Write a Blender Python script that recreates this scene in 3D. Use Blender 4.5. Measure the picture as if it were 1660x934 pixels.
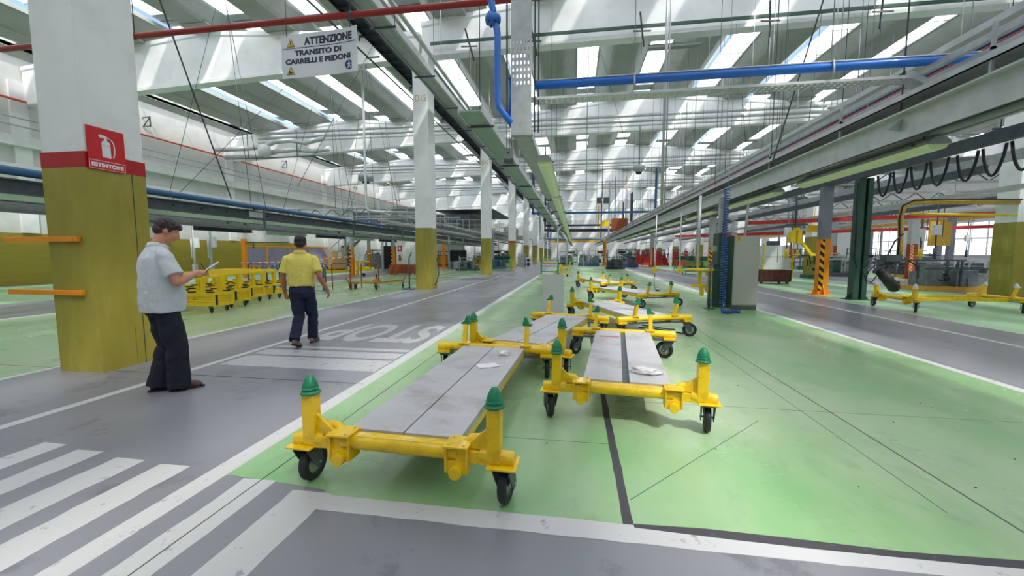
import bpy, bmesh, math, random
from mathutils import Vector, Matrix, Euler, noise
random.seed(7)
PI = math.pi
S = bpy.context.scene
COL = S.collection
for o in list(bpy.data.objects): bpy.data.objects.remove(o, do_unlink=True)

# ------------------------------------------------------------------ camera
cam = bpy.data.cameras.new('camera')
cam.sensor_width = 36.0
cam.lens = 656.0 / 1660.0 * 36.0
cam.clip_end = 400
cam_o = bpy.data.objects.new('camera', cam)
cam_o.location = (0, 0, 1.45)
cam_o.rotation_euler = (math.radians(90 - 4.879), 0, math.radians(8.806))
COL.objects.link(cam_o)
S.camera = cam_o
# ------------------------------------------------------------------ light
W = bpy.data.worlds.new('World'); S.world = W; W.use_nodes = True
nt = W.node_tree
bg = nt.nodes['Background']
sky = nt.nodes.new('ShaderNodeTexSky'); sky.sky_type = 'NISHITA'
sky.sun_disc = False; sky.sun_elevation = math.radians(55); sky.sun_rotation = math.radians(200)
nt.links.new(sky.outputs[0], bg.inputs[0]); bg.inputs[1].default_value = 0.25
sun = bpy.data.lights.new('sun', 'SUN'); sun.energy = 9.0; sun.angle = math.radians(4); sun.color = (1, .97, .92)
sun_o = bpy.data.objects.new('sun', sun); COL.objects.link(sun_o)
sun_o.rotation_euler = Vector((-0.55, 0.62, -1.0)).to_track_quat('-Z', 'Y').to_euler()
SKYLIGHT_POWER = 4.2
S.view_settings.view_transform = 'Standard'
S.view_settings.look = 'None'
S.view_settings.gamma = 1.0
S.view_settings.use_curve_mapping = False
S.view_settings.exposure = 0.35
S.cycles.max_bounces = 6
S.cycles.diffuse_bounces = 4
S.cycles.glossy_bounces = 2
S.cycles.transparent_max_bounces = 8
S.cycles.sample_clamp_indirect = 6.0

# ------------------------------------------------------------------ materials
def srgb(c):
    return tuple(((v/255)/12.92 if v/255 <= .04045 else ((v/255+.055)/1.055)**2.4) for v in c)
def mat(name, rgb, rough=.55, metal=0.0, var=.12, scale=6.0, dirt=None, dirt_amt=.35, dirt_scale=3.0, bump=0.0, emit=0.0, coat=0.0, stretch=(1,1,1)):
    m = bpy.data.materials.new(name); m.use_nodes = True
    n = m.node_tree.nodes; l = m.node_tree.links
    b = n['Principled BSDF']
    c = srgb(rgb)
    tc = n.new('ShaderNodeTexCoord')
    mp = n.new('ShaderNodeMapping'); mp.inputs['Scale'].default_value = stretch
    l.new(tc.outputs['Object'], mp.inputs[0])
    nz = n.new('ShaderNodeTexNoise'); nz.inputs['Scale'].default_value = scale; nz.inputs['Detail'].default_value = 5
    l.new(mp.outputs[0], nz.inputs['Vector'])
    rp = n.new('ShaderNodeValToRGB')
    rp.color_ramp.elements[0].position = .3; rp.color_ramp.elements[1].position = .7
    rp.color_ramp.elements[0].color = (*[v*(1-var) for v in c], 1)
    rp.color_ramp.elements[1].color = (*[min(1, v*(1+var)) for v in c], 1)
    l.new(nz.outputs['Fac'], rp.inputs[0])
    src = rp.outputs[0]
    if dirt:
        nd = n.new('ShaderNodeTexNoise'); nd.inputs['Scale'].default_value = dirt_scale; nd.inputs['Detail'].default_value = 9; nd.inputs['Roughness'].default_value = .7
        l.new(mp.outputs[0], nd.inputs['Vector'])
        r2 = n.new('ShaderNodeValToRGB'); r2.color_ramp.elements[0].position = .5; r2.color_ramp.elements[1].position = .72
        r2.color_ramp.elements[0].color = (0,0,0,1); r2.color_ramp.elements[1].color = (dirt_amt,)*3 + (1,)
        l.new(nd.outputs['Fac'], r2.inputs[0])
        mx = n.new('ShaderNodeMixRGB'); mx.inputs[2].default_value = (*srgb(dirt), 1)
        l.new(r2.outputs[0], mx.inputs[0]); l.new(src, mx.inputs[1]); src = mx.outputs[0]
    l.new(src, b.inputs['Base Color'])
    b.inputs['Roughness'].default_value = rough; b.inputs['Metallic'].default_value = metal
    if coat: b.inputs['Coat Weight'].default_value = coat
    if emit:
        b.inputs['Emission Color'].default_value = (*c, 1); b.inputs['Emission Strength'].default_value = emit
    if bump:
        bp = n.new('ShaderNodeBump'); bp.inputs['Strength'].default_value = bump; bp.inputs['Distance'].default_value = .02
        l.new(nz.outputs['Fac'], bp.inputs['Height']); l.new(bp.outputs[0], b.inputs['Normal'])
    return m
def stripes(name, rgb1, rgb2, period=.12, rough=.5, axis=(0, 1, 1), width=.5):
    m = bpy.data.materials.new(name); m.use_nodes = True
    n = m.node_tree.nodes; l = m.node_tree.links; b = n['Principled BSDF']
    tc = n.new('ShaderNodeTexCoord')
    dot = n.new('ShaderNodeVectorMath'); dot.operation = 'DOT_PRODUCT'; dot.inputs[1].default_value = axis
    l.new(tc.outputs['Object'], dot.inputs[0])
    md = n.new('ShaderNodeMath'); md.operation = 'MULTIPLY'; md.inputs[1].default_value = 1/period
    l.new(dot.outputs['Value'], md.inputs[0])
    fr = n.new('ShaderNodeMath'); fr.operation = 'FRACT'; l.new(md.outputs[0], fr.inputs[0])
    gt = n.new('ShaderNodeMath'); gt.operation = 'GREATER_THAN'; gt.inputs[1].default_value = width; l.new(fr.outputs[0], gt.inputs[0])
    mx = n.new('ShaderNodeMixRGB'); mx.inputs[1].default_value = (*srgb(rgb1), 1); mx.inputs[2].default_value = (*srgb(rgb2), 1)
    l.new(gt.outputs[0], mx.inputs[0]); l.new(mx.outputs[0], b.inputs['Base Color']); b.inputs['Roughness'].default_value = rough
    return m
def worn_paint(name, rgb, under, wear=.62, scale=9, rough=.30, var=.06):
    """floor paint scuffed through to what lies under it"""
    m = bpy.data.materials.new(name); m.use_nodes = True
    n = m.node_tree.nodes; l = m.node_tree.links; b = n['Principled BSDF']
    tc = n.new('ShaderNodeTexCoord')
    nz = n.new('ShaderNodeTexNoise'); nz.inputs['Scale'].default_value = scale; nz.inputs['Detail'].default_value = 10; nz.inputs['Roughness'].default_value = .68
    l.new(tc.outputs['Object'], nz.inputs['Vector'])
    big = n.new('ShaderNodeTexNoise'); big.inputs['Scale'].default_value = .55; big.inputs['Detail'].default_value = 6
    l.new(tc.outputs['Object'], big.inputs['Vector'])
    c = srgb(rgb)
    rb = n.new('ShaderNodeValToRGB'); rb.color_ramp.elements[0].position = .35; rb.color_ramp.elements[1].position = .68
    rb.color_ramp.elements[0].color = (*[v*(1-var) for v in c], 1); rb.color_ramp.elements[1].color = (*[min(1, v*(1+var)) for v in c], 1)
    l.new(big.outputs['Fac'], rb.inputs[0])
    rp = n.new('ShaderNodeValToRGB'); rp.color_ramp.elements[0].position = wear; rp.color_ramp.elements[1].position = wear+.06
    rp.color_ramp.elements[0].color = (0,0,0,1); rp.color_ramp.elements[1].color = (.8,.8,.8,1)
    l.new(nz.outputs['Fac'], rp.inputs[0])
    mx = n.new('ShaderNodeMixRGB'); l.new(rp.outputs[0], mx.inputs[0]); l.new(rb.outputs[0], mx.inputs[1]); mx.inputs[2].default_value = (*srgb(under), 1)
    l.new(mx.outputs[0], b.inputs['Base Color'])
    rr = n.new('ShaderNodeMapRange'); rr.inputs['To Min'].default_value = rough-.07; rr.inputs['To Max'].default_value = rough+.14
    l.new(big.outputs['Fac'], rr.inputs['Value']); l.new(rr.outputs[0], b.inputs['Roughness'])
    return m
def green_paint():
    m = worn_paint('green_floor_paint', (130,176,116), (146,160,142), .60, 2.2, .25, .10)
    n = m.node_tree.nodes; l = m.node_tree.links; b = n['Principled BSDF']
    tc = [x for x in n if x.bl_idname == 'ShaderNodeTexCoord'][0]
    old = b.inputs['Base Color'].links[0].from_socket
    def patch(scale, lo, hi, col, amt, seed):
        nonlocal old
        mp = n.new('ShaderNodeMapping'); mp.inputs['Location'].default_value = (seed, seed*1.7, 0); mp.inputs['Scale'].default_value = (1,.55,1); l.new(tc.outputs['Object'], mp.inputs[0])
        nz = n.new('ShaderNodeTexNoise'); nz.inputs['Scale'].default_value = scale; nz.inputs['Detail'].default_value = 7; nz.inputs['Roughness'].default_value = .6; l.new(mp.outputs[0], nz.inputs['Vector'])
        rp = n.new('ShaderNodeValToRGB'); rp.color_ramp.elements[0].position = lo; rp.color_ramp.elements[1].position = hi
        rp.color_ramp.elements[0].color = (0,0,0,1); rp.color_ramp.elements[1].color = (amt,amt,amt,1); l.new(nz.outputs['Fac'], rp.inputs[0])
        mx = n.new('ShaderNodeMixRGB'); l.new(rp.outputs[0], mx.inputs[0]); l.new(old, mx.inputs[1]); mx.inputs[2].default_value = (*srgb(col), 1); old = mx.outputs[0]
    patch(.30, .38, .62, (184,198,168), .9, 3.1)
    patch(.75, .50, .70, (104,168,100), .55, 9.0)
    patch(5.0, .56, .74, (118,146,120), .4, 1.0)
    l.new(old, b.inputs['Base Color']); return m
M = dict(
 concrete=worn_paint('floor_concrete', (130,131,138), (108,108,114), .57, 1.6, .28, .14),
 green=green_paint(),
 green_pale=worn_paint('pale_green_floor_paint', (150,190,150), (150,160,150), .60, 2.2, .32, .1),
 white_line=worn_paint('white_floor_paint', (196,196,196), (134,134,140), .60, 9, .4, .04),
 faded=worn_paint('faded_floor_paint', (180,180,182), (130,131,138), .565, 11, .4, .06),
 tar=worn_paint('black_sealing_strip', (66,64,70), (96,100,98), .60, 20, .5, .2),
 seam=mat('floor_joint', (70,80,74), .6),
 white_wall=mat('white_plaster', (214,214,212), .7, var=.05, scale=2, dirt=(160,160,158), dirt_amt=.25, dirt_scale=1.2),
 precast=mat('white_painted_concrete', (238,239,240), .38, var=.05, scale=1.2, dirt=(175,175,170), dirt_amt=.25, dirt_scale=.8),
 tegolo=mat('grey_roof_concrete', (160,164,158), .6, var=.08, scale=1.0, dirt=(120,122,118), dirt_amt=.3, dirt_scale=.9),
 olive=mat('olive_paint', (152,142,52), .5, var=.10, scale=5, dirt=(190,180,110), dirt_amt=.45, dirt_scale=2.2, stretch=(1,1,.35)),
 olive_wall=mat('olive_wall_paint', (158,142,48), .6, var=.08, scale=3, stretch=(1,.3,6)),
 red=mat('red_paint', (176,22,30), .45, var=.06),
 sign_red=mat('red_sign', (206,32,38), .35, var=.03),
 sign_white=mat('white_sign', (228,229,235), .45, var=.03, scale=2),
 ink=mat('dark_lettering', (38,42,62), .5, var=.03),
 sign_yellow=mat('yellow_warning', (238,190,20), .45, var=.03),
 sign_blue=mat('blue_pictogram', (38,62,140), .45, var=.03),
 yellow=mat('yellow_cart_paint', (240,198,16), .34, var=.06, scale=9, dirt=(140,108,34), dirt_amt=.5, dirt_scale=7, coat=.25),
 yellow2=mat('bright_yellow_paint', (242,206,24), .4, var=.06),
 orange=mat('orange_paint', (240,146,20), .42, var=.06, dirt=(150,80,30), dirt_amt=.3),
 green_cap=mat('green_rubber', (22,128,88), .42, var=.10, scale=14, dirt=(18,88,62), dirt_amt=.5, dirt_scale=12),
 board=mat('pale_grey_board', (206,206,209), .5, var=.03, scale=2),
 deck=mat('grey_deck_sheet', (190,188,191), .5, var=.05, scale=3, dirt=(122,106,96), dirt_amt=.6, dirt_scale=2.4, metal=.0),
 steel=mat('galvanised_steel', (172,176,178), .40, .35, var=.14, scale=7),
 col_grey=mat('grey_column_paint', (128,132,142), .45, .1, var=.08),
 steel_light=mat('light_galvanised_steel', (196,199,200), .36, .4, var=.10, scale=7),
 steel_dark=mat('dark_steel', (84,90,96), .45, .3, var=.18),
 navy_steel=mat('dark_blue_steel', (32,38,52), .5, .1, var=.2),
 chrome=mat('zinc_plated_steel', (176,180,184), .28, .8, var=.08),
 rubber=mat('black_rubber', (34,34,38), .55, var=.2, scale=12),
 black=mat('black_paint', (22,22,26), .5),
 blue_pipe=mat('blue_pipe_paint', (34,112,208), .32, var=.08, coat=.3),
 blue_pipe2=mat('dull_blue_pipe_paint', (52,98,146), .45, var=.10),
 red_pipe=mat('dark_red_pipe_paint', (158,38,34), .4, var=.08),
 red_pipe2=mat('red_pipe_paint', (214,84,62), .4, var=.08),
 green_steel=mat('dark_green_steel', (52,84,72), .42, .1, var=.12),
 green_bright=mat('green_frame_paint', (58,158,92), .45, var=.08),
 mint=mat('pale_green_metal', (150,176,150), .4, .1, var=.08),
 lamp_tube=mat('fluorescent_cover', (196,212,160), .3, var=.05, emit=.07),
 lamp_body=mat('lamp_housing', (150,154,150), .45, .2),
 grey_cab=mat('beige_grey_cabinet', (188,186,178), .45, var=.03, scale=2),
 plinth=mat('dark_grey_plinth', (92,92,94), .5),
 blue_coil=mat('blue_hose', (52,82,170), .35, var=.1),
 cable=mat('black_cable', (30,32,38), .5),
 wire=mat('steel_wire', (92,94,96), .4, .4),
 brown_box=mat('rusty_brown_container', (96,50,40), .7, var=.25, scale=8, dirt=(60,36,30), dirt_amt=.6),
 rust=mat('rust_orange_crate', (158,78,40), .7, var=.25, scale=6, dirt=(80,44,30), dirt_amt=.6),
 orange_old=mat('faded_orange_paint', (206,140,62), .55, var=.14, dirt=(150,70,50), dirt_amt=.6, dirt_scale=4),
 mauve=mat('mauve_panel', (140,134,158), .5, var=.1, scale=2, stretch=(12,12,.2)),
 carton=mat('cardboard', (200,172,140), .75, var=.07, scale=3),
 paper=mat('white_paper', (232,232,230), .7, var=.02),
 screen=mat('black_screen', (22,26,34), .3, var=.05),
 skin=mat('skin', (202,140,112), .5, var=.05, scale=20),
 skin2=mat('tanned_skin', (178,112,84), .5, var=.06, scale=20),
 hair=mat('dark_brown_hair', (48,36,34), .55, var=.35, scale=60, bump=.6, stretch=(1,1,.3)),
 hair2=mat('black_hair', (32,28,28), .55, var=.35, scale=60, bump=.6, stretch=(1,1,.3)),
 shirt=mat('pale_grey_cotton', (202,208,214), .85, var=.05, scale=4, bump=.25),
 shirt_y=mat('pale_yellow_cotton', (226,212,108), .85, var=.05, scale=4, bump=.25),
 trouser=mat('dark_denim', (24,28,42), .85, var=.2, scale=9, bump=.3),
 trouser_n=mat('navy_cotton', (28,32,62), .85, var=.15, scale=9, bump=.3),
 shoe=mat('brown_leather', (84,52,50), .38, var=.15),
 shoe2=mat('tan_leather', (140,116,96), .5, var=.15),
 sole=mat('shoe_sole', (40,36,36), .6),
 hazard=stripes('black_yellow_hazard', (250,170,20), (24,22,22), .26, axis=(.9, .9, 1)),
 hazard_r=stripes('orange_white_hazard', (216,92,40), (232,190,150), .17, axis=(.9, .9, 1)),
 hazard_b=stripes('hazard_band', (245,196,30), (26,24,24), .32, axis=(1, 1, 1)),
 pallet_blue=mat('blue_machine_paint', (62,86,130), .45, var=.2),
 red_machine=mat('red_machine_paint', (196,52,44), .45, var=.15),
 far_metal=mat('machine_grey', (120,128,134), .5, .2, var=.25, scale=5),
 white_metal=mat('white_enamel', (216,218,218), .4, var=.05),
 ochre=mat('ochre_paint', (206,160,60), .5, var=.12),
)
# translucent skylight sheet: glows with the daylight falling on it and lets the hazy sun through
def skylight_mat():
    m = bpy.data.materials.new('skylight_sheet'); m.use_nodes = True
    n = m.node_tree.nodes; l = m.node_tree.links; n.clear()
    out = n.new('ShaderNodeOutputMaterial'); e = n.new('ShaderNodeEmission'); t = n.new('ShaderNodeBsdfTransparent'); mx = n.new('ShaderNodeMixShader')
    nz = n.new('ShaderNodeTexNoise'); nz.inputs['Scale'].default_value = 1.5
    tc = n.new('ShaderNodeTexCoord'); l.new(tc.outputs['Object'], nz.inputs['Vector'])
    rp = n.new('ShaderNodeValToRGB'); rp.color_ramp.elements[0].color = (.86,.93,1,1); rp.color_ramp.elements[1].color = (1,1,1,1)
    l.new(nz.outputs['Fac'], rp.inputs[0]); l.new(rp.outputs[0], e.inputs[0])
    e.inputs[1].default_value = SKYLIGHT_POWER; mx.inputs[0].default_value = .5
    l.new(t.outputs[0], mx.inputs[1]); l.new(e.outputs[0], mx.inputs[2]); l.new(mx.outputs[0], out.inputs[0])
    return m
M['skylight'] = skylight_mat()
def window_mat():
    m = bpy.data.materials.new('daylit_window_pane'); m.use_nodes = True
    n = m.node_tree.nodes; l = m.node_tree.links; n.clear()
    out = n.new('ShaderNodeOutputMaterial'); e = n.new('ShaderNodeEmission'); e.inputs[0].default_value = (.9,.96,1,1); e.inputs[1].default_value = 1.6
    l.new(e.outputs[0], out.inputs[0]); return m
M['daylight'] = window_mat()

# ------------------------------------------------------------------ mesh builder
class MB:
    def __init__(s): s.v = []; s.f = []; s.sm = []; s.m = []; s.cur = 0
    def add(s, vs, fs, smooth=False):
        b = len(s.v); s.v += [tuple(v) for v in vs]
        for f in fs: s.f.append(tuple(b+i for i in f)); s.sm.append(smooth); s.m.append(s.cur)
        return s
    def box(s, x0, x1, y0, y1, z0, z1):
        return s.add([(x0,y0,z0),(x1,y0,z0),(x1,y1,z0),(x0,y1,z0),(x0,y0,z1),(x1,y0,z1),(x1,y1,z1),(x0,y1,z1)],
                     [(0,3,2,1),(4,5,6,7),(0,1,5,4),(1,2,6,5),(2,3,7,6),(3,0,4,7)])
    def hexa(s, p):   # 8 points bottom ccw then top ccw
        return s.add(p, [(0,3,2,1),(4,5,6,7),(0,1,5,4),(1,2,6,5),(2,3,7,6),(3,0,4,7)])
    def bar(s, p0, p1, w, h=None, up=(0,0,1)):
        h = h or w; p0 = Vector(p0); p1 = Vector(p1); d = (p1-p0).normalized(); u = Vector(up)
        if abs(d.dot(u)) > .98: u = Vector((0,1,0)) if abs(d.y) < .9 else Vector((1,0,0))
        r = d.cross(u).normalized(); u = r.cross(d).normalized()
        P = []
        for q in (p0, p1):
            for a, b in ((-1,-1),(1,-1),(1,1),(-1,1)): P.append(q + r*a*w/2 + u*b*h/2)
        return s.add(P, [(0,1,2,3),(7,6,5,4),(0,4,5,1),(1,5,6,2),(2,6,7,3),(3,7,4,0)])
    def cyl(s, p0, p1, r0, r1=None, n=12, cap=True):
        r1 = r0 if r1 is None else r1; p0 = Vector(p0); p1 = Vector(p1); d = (p1-p0).normalized()
        u = Vector((0,0,1)) if abs(d.z) < .9 else Vector((1,0,0)); a = d.cross(u).normalized(); b = d.cross(a).normalized()
        P = []
        for q, r in ((p0,r0),(p1,r1)):
            for i in range(n): t = 2*PI*i/n; P.append(q + a*r*math.cos(t) + b*r*math.sin(t))
        s.add(P, [(i, (i+1)%n, n+(i+1)%n, n+i) for i in range(n)], True)
        if cap:
            s.add(P[:n], [tuple(range(n-1,-1,-1))]); s.add(P[n:], [tuple(range(n))])
        return s
    def tube(s, pts, r, n=8, cap=True):
        pts = [Vector(p) for p in pts]; rs = r if isinstance(r, (list, tuple)) else [r]*len(pts)
        P = []; prev = None
        for i, p in enumerate(pts):
            d = (pts[min(i+1, len(pts)-1)] - pts[max(i-1, 0)]).normalized()
            if prev is None:
                u = Vector((0,0,1)) if abs(d.z) < .9 else Vector((1,0,0)); a = d.cross(u).normalized()
            else: a = (prev - d*prev.dot(d)).normalized()
            prev = a; b = d.cross(a)
            for k in range(n): t = 2*PI*k/n; P.append(p + a*rs[i]*math.cos(t) + b*rs[i]*math.sin(t))
        F = []
        for i in range(len(pts)-1):
            for k in range(n): F.append((i*n+k, i*n+(k+1)%n, (i+1)*n+(k+1)%n, (i+1)*n+k))
        s.add(P, F, True)
        if cap: s.add(P[:n], [tuple(range(n-1,-1,-1))]); s.add(P[-n:], [tuple(range(n))])
        return s
    def lathe(s, prof, c=(0,0,0), axis='Z', n=20, mtx=None):
        P = []
        for r, z in prof:
            for k in range(n):
                t = 2*PI*k/n; x, y = r*math.cos(t), r*math.sin(t)
                v = Vector((x,y,z)) if axis == 'Z' else (Vector((z,x,y)) if axis == 'X' else Vector((x,z,y)))
                if mtx: v = mtx @ v
                P.append(v + Vector(c))
        F = [(i*n+k, i*n+(k+1)%n, (i+1)*n+(k+1)%n, (i+1)*n+k) for i in range(len(prof)-1) for k in range(n)]
        return s.add(P, F, True)
    def prism(s, poly, a0, a1, axis='Y'):   # poly of (u,v); extruded along axis
        n = len(poly)
        def mk(u, v, a): return (u, a, v) if axis == 'Y' else ((a, u, v) if axis == 'X' else (u, v, a))
        P = [mk(u, v, a0) for u, v in poly] + [mk(u, v, a1) for u, v in poly]
        return s.add(P, [tuple(range(n)), tuple(range(2*n-1, n-1, -1))] + [(i, n+i, n+(i+1)%n, (i+1)%n) for i in range(n)])
    def ell(s, c, r, n=16, m=10, mtx=None):
        P = []
        for j in range(m+1):
            ph = PI*j/m
            for k in range(n):
                t = 2*PI*k/n
                v = Vector((r[0]*math.sin(ph)*math.cos(t), r[1]*math.sin(ph)*math.sin(t), r[2]*math.cos(ph)))
                if mtx: v = mtx @ v
                P.append(v + Vector(c))
        F = [(j*n+k, (j+1)*n+k, (j+1)*n+(k+1)%n, j*n+(k+1)%n) for j in range(m) for k in range(n)]
        return s.add(P, F, True)
    def caps(s, p0, p1, r0, r1, n=14):      # round-ended taper
        s.cyl(p0, p1, r0, r1, n); s.ell(p0, (r0,)*3, n, 8); s.ell(p1, (r1,)*3, n, 8); return s
    def loft(s, rings, n=28, e=2.3):         # rings (cx,cy,cz,rx,ry)
        P = []
        for cx, cy, cz, rx, ry in rings:
            for k in range(n):
                t = 2*PI*k/n; c, q = math.cos(t), math.sin(t)
                P.append((cx + rx*math.copysign(abs(c)**(2/e), c), cy + ry*math.copysign(abs(q)**(2/e), q), cz))
        F = [(i*n+k, i*n+(k+1)%n, (i+1)*n+(k+1)%n, (i+1)*n+k) for i in range(len(rings)-1) for k in range(n)]
        F += [tuple(range(n-1,-1,-1)), tuple(range((len(rings)-1)*n, len(rings)*n))]
        return s.add(P, F, True)
    def build(s, name, material, parent=None, bevel=0.0, loc=None, rot=None, fix=True):
        me = bpy.data.meshes.new(name)
        me.from_pydata(s.v, [], s.f)
        mats = material if isinstance(material, (list, tuple)) else [material]
        for m_ in mats: me.materials.append(M[m_] if isinstance(m_, str) else m_)
        me.polygons.foreach_set('use_smooth', s.sm); me.polygons.foreach_set('material_index', s.m)
        if fix:
            bm = bmesh.new(); bm.from_mesh(me); bmesh.ops.remove_doubles(bm, verts=bm.verts, dist=1e-5)
            bmesh.ops.recalc_face_normals(bm, faces=bm.faces); bm.to_mesh(me); bm.free()
        me.update()
        o = bpy.data.objects.new(name, me); COL.objects.link(o)
        if parent is not None: o.parent = parent
        if loc: o.location = loc
        if rot: o.rotation_euler = rot
        if bevel:
            b = o.modifiers.new('bevel', 'BEVEL'); b.width = bevel; b.segments = 2; b.limit_method = 'ANGLE'; b.angle_limit = .9
            for p in me.polygons: p.use_smooth = p.use_smooth
        return o
def tag(o, label=None, cat=None, group=None, kind=None):
    if label: o['label'] = label
    if cat: o['category'] = cat
    if group: o['group'] = group
    if kind: o['kind'] = kind
    return o
def empty(name, loc=(0,0,0), rz=0, label=None, cat=None, group=None):
    o = bpy.data.objects.new(name, None); COL.objects.link(o); o.location = loc; o.rotation_euler = (0,0,rz); o.empty_display_size = .1
    return tag(o, label, cat, group)
def copy_tree(o, parent=None):
    c = o.copy(); COL.objects.link(c); c.parent = parent
    for ch in KIDS(o): copy_tree(ch, c)
    return c
def KIDS(o): return [x for x in list(bpy.data.objects) if x.parent is o]
def text(name, body, size, material, loc, rot, parent=None, width=None, height=None, align='LEFT', ext=.001, bold=0.0):
    cu = bpy.data.curves.new(name, 'FONT'); cu.body = body; cu.size = size; cu.extrude = ext; cu.align_x = align; cu.offset = bold
    t = bpy.data.objects.new(name+'_tmp', cu); COL.objects.link(t)
    bpy.context.view_layer.update()
    me = bpy.data.meshes.new_from_object(t.evaluated_get(bpy.context.evaluated_depsgraph_get()))
    bpy.data.objects.remove(t, do_unlink=True)
    xs = [v.co.x for v in me.vertices]; ys = [v.co.y for v in me.vertices]
    x0, x1, y0, y1 = min(xs), max(xs), min(ys), max(ys)
    sx = width/(x1-x0) if width else 1; sy = height/(y1-y0) if height else 1
    ax = {'LEFT': x0, 'CENTER': (x0+x1)/2, 'RIGHT': x1}[align]
    for v in me.vertices: v.co.x = (v.co.x-ax)*sx; v.co.y = (v.co.y-y0)*sy
    me.materials.clear(); me.materials.append(M[material])
    o = bpy.data.objects.new(name, me); COL.objects.link(o); o.parent = parent; o.location = loc; o.rotation_euler = rot
    return o
ORD = ['first','second','third','fourth','fifth','sixth','seventh','eighth','ninth','tenth','eleventh','twelfth','thirteenth','fourteenth']
H0 = 1.45
# ================================================================== SETTING
XL, XR, Y1, Y0 = -25.2, 36.0, 107.0, -8.0
fl = tag(MB().box(XL-.3, XR+.3, Y0-.3, Y1+.3, -.2, 0).build('floor', 'concrete'), kind='structure')
def paint(name, polys, material, z0, z1, jitter=0.0):
    mb = MB()
    for poly in polys:
        if len(poly) == 4 and not isinstance(poly[0], tuple):
            x0, x1, y0, y1 = poly; poly = [(x0,y0),(x1,y0),(x1,y1),(x0,y1)]
        mb.prism(poly, z0, z1, 'Z')
    o = mb.build(name, material, fl); return o
def ragged(x0, x1, y0, y1, amp=.012, step=.12):
    """rectangle with slightly uneven painted edges"""
    pts = []
    nx = max(1, min(60, int((x1-x0)/step))); ny = max(1, min(80, int((y1-y0)/step)))
    J = lambda a: random.uniform(-amp, amp)*.7
    pts += [(x0+(x1-x0)*i/nx, y0+J(0)) for i in range(nx)]
    pts += [(x1+J(0), y0+(y1-y0)*i/ny) for i in range(ny)]
    pts += [(x1-(x1-x0)*i/nx, y1+J(0)) for i in range(nx)]
    pts += [(x0+J(0), y1-(y1-y0)*i/ny) for i in range(ny)]
    return pts
paint('green_floor_area', [[(-2.3,2.235),(-1.50,2.175),(-1.46,2.05),(4.7,2.05),(4.7,92),(-2.3,92)]], 'green', 0, .0012)
paint('green_floor_area', [(-12.4, -6.5, -6, 92)], 'green', 0, .0012)
paint('pale_green_floor_area', [(8.05, 13.6, -6, 92), (17.5, 22.5, -6, 92)], 'green_pale', 0, .0012)
paint('pale_green_floor_area', [(-24.5, -16.2, -6, 92)], 'green_pale', 0, .0012)
W1, W2 = .0012, .0026
paint('white_lane_line', [ragged(-2.39, -2.24, -6, 92, .006)], 'white_line', W1-.001, W2)
paint('white_lane_line', [ragged(-4.77, -4.67, -6, 80, .006)], 'white_line', W1-.001, W2)
paint('white_lane_line', [ragged(-6.58, -6.48, -6, 80, .006)], 'white_line', W1-.001, W2)
paint('white_lane_line', [ragged(4.64, 4.76, -6, 92, .006)], 'white_line', W1-.001, W2)
paint('white_lane_line', [ragged(6.82, 6.92, -6, 92, .006)], 'white_line', W1-.001, W2)
paint('white_lane_line', [ragged(7.98, 8.06, -6, 92, .006)], 'white_line', W1-.001, W2)
paint('white_lane_line', [ragged(13.6, 13.72, -6, 92, .006), ragged(17.4, 17.5, -6, 92, .006)], 'white_line', W1-.001, W2)
paint('white_lane_line', [ragged(-12.5, -12.4, -6, 92, .006), ragged(-16.2, -16.1, -6, 92, .006)], 'white_line', W1-.001, W2)
paint('white_cross_line', [ragged(-1.44, 4.64, 1.985, 2.125, .006)], 'white_line', W1-.001, W2)
for k, (a, b, t) in enumerate([(-4.02, -3.8, 2.42), (-3.62, -3.40, 2.36), (-3.21, -2.97, 2.31), (-2.81, -2.58, 2.28)]):
    paint('crossing_stripe', [ragged(a, b, -1.0, t, .01)], 'white_line', 0, W1)
paint('crossing_stripe', [ragged(-2.09, -1.87, -1.0, 2.21, .01)], 'white_line', 0, .0016)
paint('crossing_stripe', [ragged(-1.69, -1.44, -1.0, 2.14, .01)], 'white_line', 0, .0018)
for a, b in ((4.55, 5.05), (5.13, 5.44), (5.55, 5.69)):
    paint('crossing_stripe', [ragged(-4.6, -2.42, a, b, .012)], 'faded', 0, W1)
text('painted_letters', 'STOP', 1, 'faded', (-2.5, 7.72, .0006), (0, 0, PI), fl, width=1.95, height=1.6, ext=.0006, bold=.03)
paint('lane_mark', [ragged(-4.3, -2.6, 13.2, 13.32, .01), ragged(-4.3, -2.6, 24.0, 24.3, .02)], 'faded', 0, W1)
paint('black_sealing_strip', [ragged(.275, .33, 2.09, 9.0, .006)], 'tar', .0005, .0022)
pts = [(.33,2.135),(.7,2.15),(1.1,2.145),(1.6,2.13),(2.3,2.15),(3.2,2.14),(4.6,2.15),(4.6,2.10),(3.4,2.09),(2.6,2.10),(1.8,2.085),(1.2,2.08),(.8,2.09),(.33,2.10)]
paint('black_sealing_strip', [[(x, y+random.uniform(-.006,.006)) for x, y in pts]], 'tar', .0020, .0032)
def seamline(a, b, w=.012):
    d = Vector((b[0]-a[0], b[1]-a[1])).normalized(); n = Vector((-d.y, d.x))*w/2
    return [(a[0]-n.x,a[1]-n.y),(b[0]-n.x,b[1]-n.y),(b[0]+n.x,b[1]+n.y),(a[0]+n.x,a[1]+n.y)]
paint('floor_joint_line', [seamline((2.33,2.2),(2.33,12)), seamline((2.08,2.5),(2.08,9),.006), seamline((.34,2.35),(1.6,3.7),.005),
      seamline((-2.24,3.05),(.27,3.05),.005), seamline((.34,4.0),(4.6,4.0),.005)], 'seam', .001, .0018)
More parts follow.
